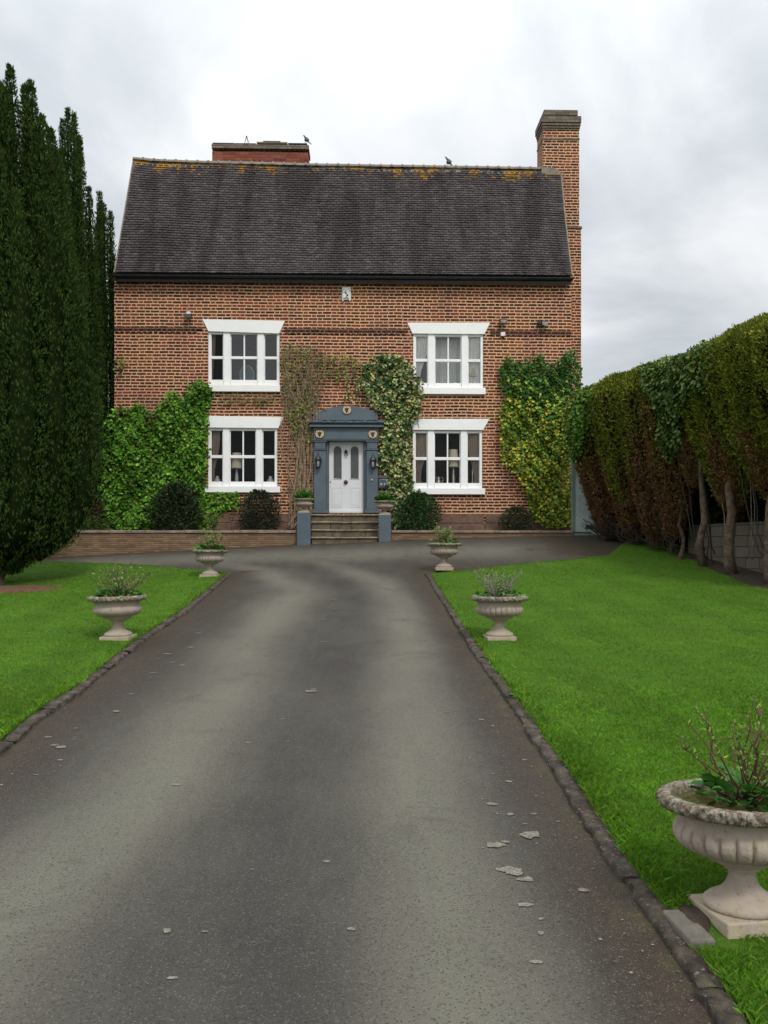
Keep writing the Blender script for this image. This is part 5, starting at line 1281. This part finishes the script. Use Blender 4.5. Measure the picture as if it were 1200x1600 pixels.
# loose shoots above the clipped line
lv = LV(); mb = MB(); bs = None
for px, py, dd_ in ((1126, 545, 17.2), (1130, 540, 17.2), (1191, 512, 16), (1197, 508, 16), (1170, 528, 16.5), (918, 606, 21), (938, 604, 21)):
    p0 = np.array(P(px, py + 12, dd_)); p1 = np.array(P(px + rng.uniform(-5, 5), py - 3, dd_)); bs = p0 if bs is None else bs
    mb.tube([tuple(p0 - bs), tuple((p0 + p1) / 2 + .02 - bs), tuple(p1 - bs)], .006, 4)
    n = 12; f = rng.random((n, 1)); c = p0 + (p1 - p0) * f - bs; lv.add(c, rng.normal(size=(n, 3)), rng.normal(size=(n, 3)) - [0, 1, 0], .07, .04, vary(n, (.05, .10, .04)))
rt = empty('ivy_shoots', tuple(bs), 0, 'loose leafy shoots sticking up above the clipped hedge', 'shoots'); V = np.concatenate(lv.V); npmesh('leaves', V, np.arange(len(V)).reshape(-1, 4), M['leaf'], np.concatenate(lv.C), rt); obj('stems', mb, M['twigdk'], rt)

# ================================================================== URNS
UP_PROF = [(.298, .232, .1), (.312, .262, .8), (.332, .284, 1), (.355, .297, 1), (.375, .300, 1), (.395, .297, 1), (.408, .289, .7), (.42, .278, 0)]
def urn(loc, label, group, sc=1.0, flutes=26, smoothbowl=False, hi=False, rot=0.0, squat=False, tilt=(0, 0)):
    rt = empty('stone_urn', loc, rot, label, 'urn', group); rt.scale = (sc, sc, sc); rt.rotation_euler[0] = tilt[0]; rt.rotation_euler[1] = tilt[1]
    hs = .55 if squat else 1.0     # short stem on the pedestals
    seg = 416 if hi else 208; z0 = .225
    def Z(z): return z if z >= z0 and not squat else (z if not squat else (z * hs if z < z0 else z - z0 * (1 - hs)))
    mb = MB(); ph = .185
    mb.box(-ph, -ph, -.03, ph, ph, .040 * hs + .002); obj('plinth', mb, M['urn'], rt, bevel=.008)
    mb = MB(); mb.lathe([(r_, Z(z)) for r_, z in [(.17, .043), (.175, .055), (.172, .07), (.155, .085), (.125, .10), (.098, .118), (.078, .14), (.064, .165), (.057, .19), (.060, .207), (.075, .215), (.082, .222), (.078, .229)]], 56)
    obj('foot', mb, M['urn'], rt, smooth=True)
    mb = MB(); pf = [(.085, .2295), (.105, .236), (.110, .246), (.120, .252), (.160, .262), (.174, .276), (.176, .286), (.19, .291)] + [(r_, z) for z, r_, k in UP_PROF] + [(.272, .435), (.271, .45), (.278, .465), (.292, .478), (.30, .486)]
    kk = {round(z, 4): k for z, r_, k in UP_PROF}
    def fl(r_, z, th):
        k = kk.get(round(z_of[z], 4), 0); return r_ * (1 - (0 if smoothbowl else .085) * k * (1 - abs(math.sin(flutes * th / 2))) ** 2.6)
    z_of = {Z(z): z for r_, z in pf}
    pf2 = []
    for i in range(len(pf) - 1): pf2.append(pf[i])
    pf2.append(pf[-1])
    mb.lathe([(r_, Z(z)) for r_, z in pf2], seg, fn=fl); obj('bowl', mb, M['urn'], rt, smooth=True)
    mb = MB(); pf = [(.299, .486), (.325, .484), (.345, .49), (.358, .503), (.362, .518), (.359, .532), (.352, .544), (.335, .551), (.318, .550), (.306, .545), (.300, .53), (.297, .50)]
    o_ = random.Random(int(loc[1] * 100)); ns = [[o_.gauss(0, 1) for _ in range(seg)] for _ in pf]
    idx = {Z(z) + r_ * 1e-3: i for i, (r_, z) in enumerate(pf)}
    def rough(r_, z, th):
        i = idx.get(z + r_ * 1e-3, 0); k = int(round(th / (2 * math.pi) * seg)) % seg
        return r_ + (.0045 * ns[i][k] + .004 * math.sin(31 * th + i * 1.7)) * (1 if 1 < i < 9 else 0)
    mb.lathe([(r_, Z(z)) for r_, z in pf], seg, fn=rough)
    mb.f = mb.f[:-2]; mb.m = mb.m[:-2]
    obj('rim', mb, M['urnrim'], rt, smooth=True)
    mb = MB(); vs = [(0, 0, Z(.525))]; n = 40
    for rr in (.12, .22, .302):
        for i in range(n): th = 2 * math.pi * i / n; vs.append((rr * math.cos(th), rr * math.sin(th), Z(.522) - .02 * (rr / .3) ** 2 + .006 * math.sin(i * 2.7 + rr * 40)))
    fs = [(0, 1 + i, 1 + (i + 1) % n) for i in range(n)] + [(1 + q * n + i, 1 + (q + 1) * n + i, 1 + (q + 1) * n + (i + 1) % n, 1 + q * n + (i + 1) % n) for q in range(2) for i in range(n)]
    mb.add(vs, fs); obj('soil', mb, M['moss'], rt, smooth=True); return rt, Z(.522) * sc
def gz_(p): return float(G(*p)) + UP - .005
GU = 'large fluted stone urns lining the driveway'
u1, s1 = urn((URN1[0], URN1[1], gz_(URN1)), 'largest nearest fluted stone urn with lichened rim at the right kerb', GU, hi=True, rot=R(8), tilt=(R(-3), 0), sc=.955)
u2, s2 = urn((URN2[0], URN2[1], gz_(URN2)), 'middle fluted stone urn on the right lawn beside the kerb', GU, rot=R(3))
u3, s3 = urn((URN3[0], URN3[1], gz_(URN3)), 'far stone urn at the tip of the right lawn', GU)
u4, s4 = urn((URN4[0], URN4[1], gz_(URN4)), 'smooth bellied stone urn on the left lawn with a crusted rim', GU, smoothbowl=True, tilt=(0, R(-1.5)))
u5, s5 = urn((URN5[0], URN5[1], gz_(URN5)), 'far stone urn at the tip of the left lawn', GU)
GP = 'small urns on the entrance pedestals'
u6, s6 = urn((PED1[0], PED1[1], PED1[2] + .03 * .79), 'small stone urn on the left entrance pedestal', GP, sc=.79, squat=True, smoothbowl=True, rot=A)
u7, s7 = urn((PED2[0], PED2[1], PED2[2] + .03 * .79), 'small stone urn on the right entrance pedestal', GP, sc=.79, squat=True, smoothbowl=True, rot=A)

def twiggy(loc, label, group, nst, hgt, spread, leafc, seed, sc=1.0, base_leaves=60, stem_mat='twig', leaf_n=16, bl=.07, name='potted_shrub', lf=.03):
    global rng; keep = rng; rng = np.random.default_rng(seed)
    rt = empty(name, loc, 0, label, 'plant', group); lv = LV(); mb = MB()
    for i in range(nst):
        a_ = rng.random() * 6.28; sp = spread * rng.random() ** .6; h = hgt * rng.uniform(.55, 1.0); b0 = np.array([rng.normal(0, .04), rng.normal(0, .04), -.02]); e_ = np.array([sp * math.cos(a_), sp * math.sin(a_), h])
        ps = [b0 + (e_ - b0) * np.array([t_ ** .85, t_ ** .85, t_]) + rng.normal(0, .012, 3) * (t_ > 0) for t_ in np.linspace(0, 1, 7)]
        mb.tube([tuple(p) for p in ps], [(.0046 - .0004 * k) * sc for k in range(7)], 6)
        for sub in range(rng.integers(0, 3)):
            k = rng.integers(2, 6); d_ = unit(rng.normal(0, 1, (1, 3)) * [1, 1, .4] + [[0, 0, .9]])[0] * hgt * rng.uniform(.12, .3); q = [ps[k], ps[k] + d_ * .5 + rng.normal(0, .006, 3), ps[k] + d_]; mb.tube([tuple(p) for p in q], [.0032 * sc, .0028 * sc, .0022 * sc], 5)
            n = 4; lv.add(np.tile(q[-1], (n, 1)), rng.normal(0, .7, (n, 3)) + [0, 0, 1], rng.normal(size=(n, 3)), lf * rng.uniform(.6, 1.2, n), lf * .5, pick(n, leafc))
        n = leaf_n; f = rng.random(n) ** .6; c = np.array([ps[0] + (ps[-1] - ps[0]) * np.array([x_ ** .85, x_ ** .85, x_]) for x_ in f]) + rng.normal(0, .006, (n, 3))
        lv.add(c, rng.normal(0, 1, (n, 3)) + [0, 0, .8], rng.normal(size=(n, 3)), lf * rng.uniform(.5, 1.1, n), lf * .45, pick(n, leafc) * (1 + .2 * rng.standard_normal((n, 1))))
        n = 6; lv.add(np.tile(ps[-1], (n, 1)), rng.normal(0, .6, (n, 3)) + [0, 0, 1], rng.normal(size=(n, 3)), lf * rng.uniform(.5, 1.2, n), lf * .45, pick(n, leafc))
    if base_leaves:
        n = base_leaves; a_ = rng.uniform(0, 6.28, n); r_ = .17 * sc * np.sqrt(rng.random(n)) * 1.1; c = np.stack([r_ * np.cos(a_), r_ * np.sin(a_), rng.uniform(0, .09, n)], 1)
        t3 = np.stack([np.cos(a_), np.sin(a_), rng.normal(.35, .4, n)], 1); lv.add(c, t3, np.stack([0 * a_, 0 * a_, np.ones(n)], 1) + rng.normal(0, .35, (n, 3)), bl * rng.uniform(.6, 1.2, n), bl * .85, vary(n, (.055, .17, .025), .3), .15, True)
    obj('stems', mb, M[stem_mat], rt, smooth=True); V = np.concatenate(lv.V); npmesh('leaves', V, np.arange(len(V)).reshape(-1, 4), M['leafgloss'], np.concatenate(lv.C), rt); rng = keep; return rt
LG = [(.13, .26, .03), (.22, .33, .05), (.07, .16, .03)]
GT = 'twiggy shrubs planted in the stone urns'
def top(p, s_): return (p[0], p[1], gz_(p) + s_)
twiggy((URN1[0] + .035, URN1[1], gz_(URN1) + s1), 'twiggy shrub with few leaf buds in the nearest urn', GT, 26, .42, .30, LG, 31, 1.1, 150, 'redtwig', 20, .065, lf=.026)
twiggy(top(URN2, s2), 'dense fan of bare budding stems in the middle urn of the right lawn', GT, 42, .36, .36, LG + [(.3, .28, .18)], 32, 1.5, 60, 'twiggrey', 12, .07, lf=.035)
twiggy(top(URN3, s3), 'small flowering pale sprigs in the far urn of the right lawn', GT, 30, .36, .27, LG + [(.45, .42, .25)], 33, 1.6, 70, 'twig', 14, .09, lf=.045)
twiggy(top(URN4, s4), 'open twiggy shrub in the urn of the left lawn', GT, 30, .42, .42, LG + [(.3, .26, .15)], 34, 1.4, 90, 'twig', 12, .08, lf=.034)
twiggy((URN5[0] + .02, URN5[1], gz_(URN5) + s5), 'dry flower stalks above green leaves in the far urn of the left lawn', GT, 26, .38, .30, LG + [(.40, .32, .2)], 35, 1.6, 110, 'twig', 14, .10, lf=.045)
GB = 'leafy plants in the pedestal urns'
for (pd_, s_, sd_, lb) in ((PED1, s6, 36, 'compact green plant in the left pedestal urn'), (PED2, s7, 37, 'loose green plant in the right pedestal urn')):
    twiggy((pd_[0], pd_[1], pd_[2] + .03 + s_), lb, GB, 16, .24, .20, [(.06, .17, .03), (.11, .24, .05)], sd_, 1.2, 180, 'twig', 16, .10, lf=.07)
# stone slab and rough edging by the nearest urn
mb = MB(); mb.box(-.055, -.15, -.03, .055, .15, .012); o = obj('stone_slab', mb, M['slab'], None, bevel=.012, loc=(1.30, 3.56, gz_(URN1) - .004), rot=R(4)); tag(o, 'weathered grey stone slab between the kerb and the nearest urn', 'slab')

# ================================================================== BIRDS AND ROOF FITTINGS
def bird(x, y, z, label, s=1.0, face=-1):
    """pigeon: body, neck, head, beak and tail grown as one skin"""
    rt = hthing('pigeon', x, y, z, label, 'bird', 'pigeons on the roof')
    pts = [((.0, 0, .09), .05), ((-.02 * -face * -1, 0, .13), .048), ((.035 * face, 0, .185), .028), ((.045 * face, 0, .22), .024), ((.085 * face, 0, .214), .006), ((-.05 * face, 0, .06), .035), ((-.13 * face, 0, -.01), .016), ((-.19 * face, 0, -.05), .010)]
    me = bpy.data.meshes.new('body'); me.from_pydata([tuple(c * s for c in p) for p, r_ in pts], [(0, 1), (1, 2), (2, 3), (3, 4), (0, 5), (5, 6), (6, 7)], []); me.update()
    o = bpy.data.objects.new('body', me); COL.objects.link(o); o.parent = rt; me.materials.append(M['pigeon'])
    sk = o.modifiers.new('skin', 'SKIN')
    for v, (p, r_) in zip(me.skin_vertices[0].data, pts): v.radius = (r_ * s, r_ * s * .9); 
    me.skin_vertices[0].data[0].use_root = True
    ss = o.modifiers.new('sub', 'SUBSURF'); ss.levels = 1; ss.render_levels = 1
    mb = MB()
    for q in (-.018, .018): mb.tube([(.0, q * s, .06 * s), (.01 * s, q * s, 0)], .005 * s, 5); mb.tube([(-.01 * s, q * s, .003), (.035 * face * s, q * s, .003)], .004 * s, 4)
    obj('legs', mb, M['knob'], rt)
    mb = MB()
    for q in (-1, 1): mb.ball((-.035 * face * s, q * .042 * s, .085 * s), .05 * s, 10, 6, (1.5, .35, .8))
    obj('wings', mb, M['pigeon'], rt, smooth=True)
xb, zb2 = HP(699.5, 256.5, -RUN); bird(xb, RUN, ridgez(xb) + .075, 'grey pigeon perched on the roof ridge', 1.15)
xb, zb2 = HP(477.5, 223, -(RUN + .9)); bird(xb, RUN + .9, zb2, 'grey pigeon perched on the right end of the broad chimney', 1.05)
x, z = HP(385.2, 223.4, -(RUN + .95)); rt = hthing('wire_stand', x, RUN + .95, z, 'small dark A shaped wire stand on the broad chimney', 'bracket')
mb = MB(); mb.tube([(-.06, 0, 0), (-.01, .02, .2), (0, .02, .23)], .010, 5); mb.tube([(.075, 0, 0), (.012, .02, .2)], .010, 5); mb.tube([(.01, .1, 0), (.005, .03, .2)], .008, 5); mb.ball((0, .02, .215), .025, 8, 6); obj('legs', mb, M['black'], rt)
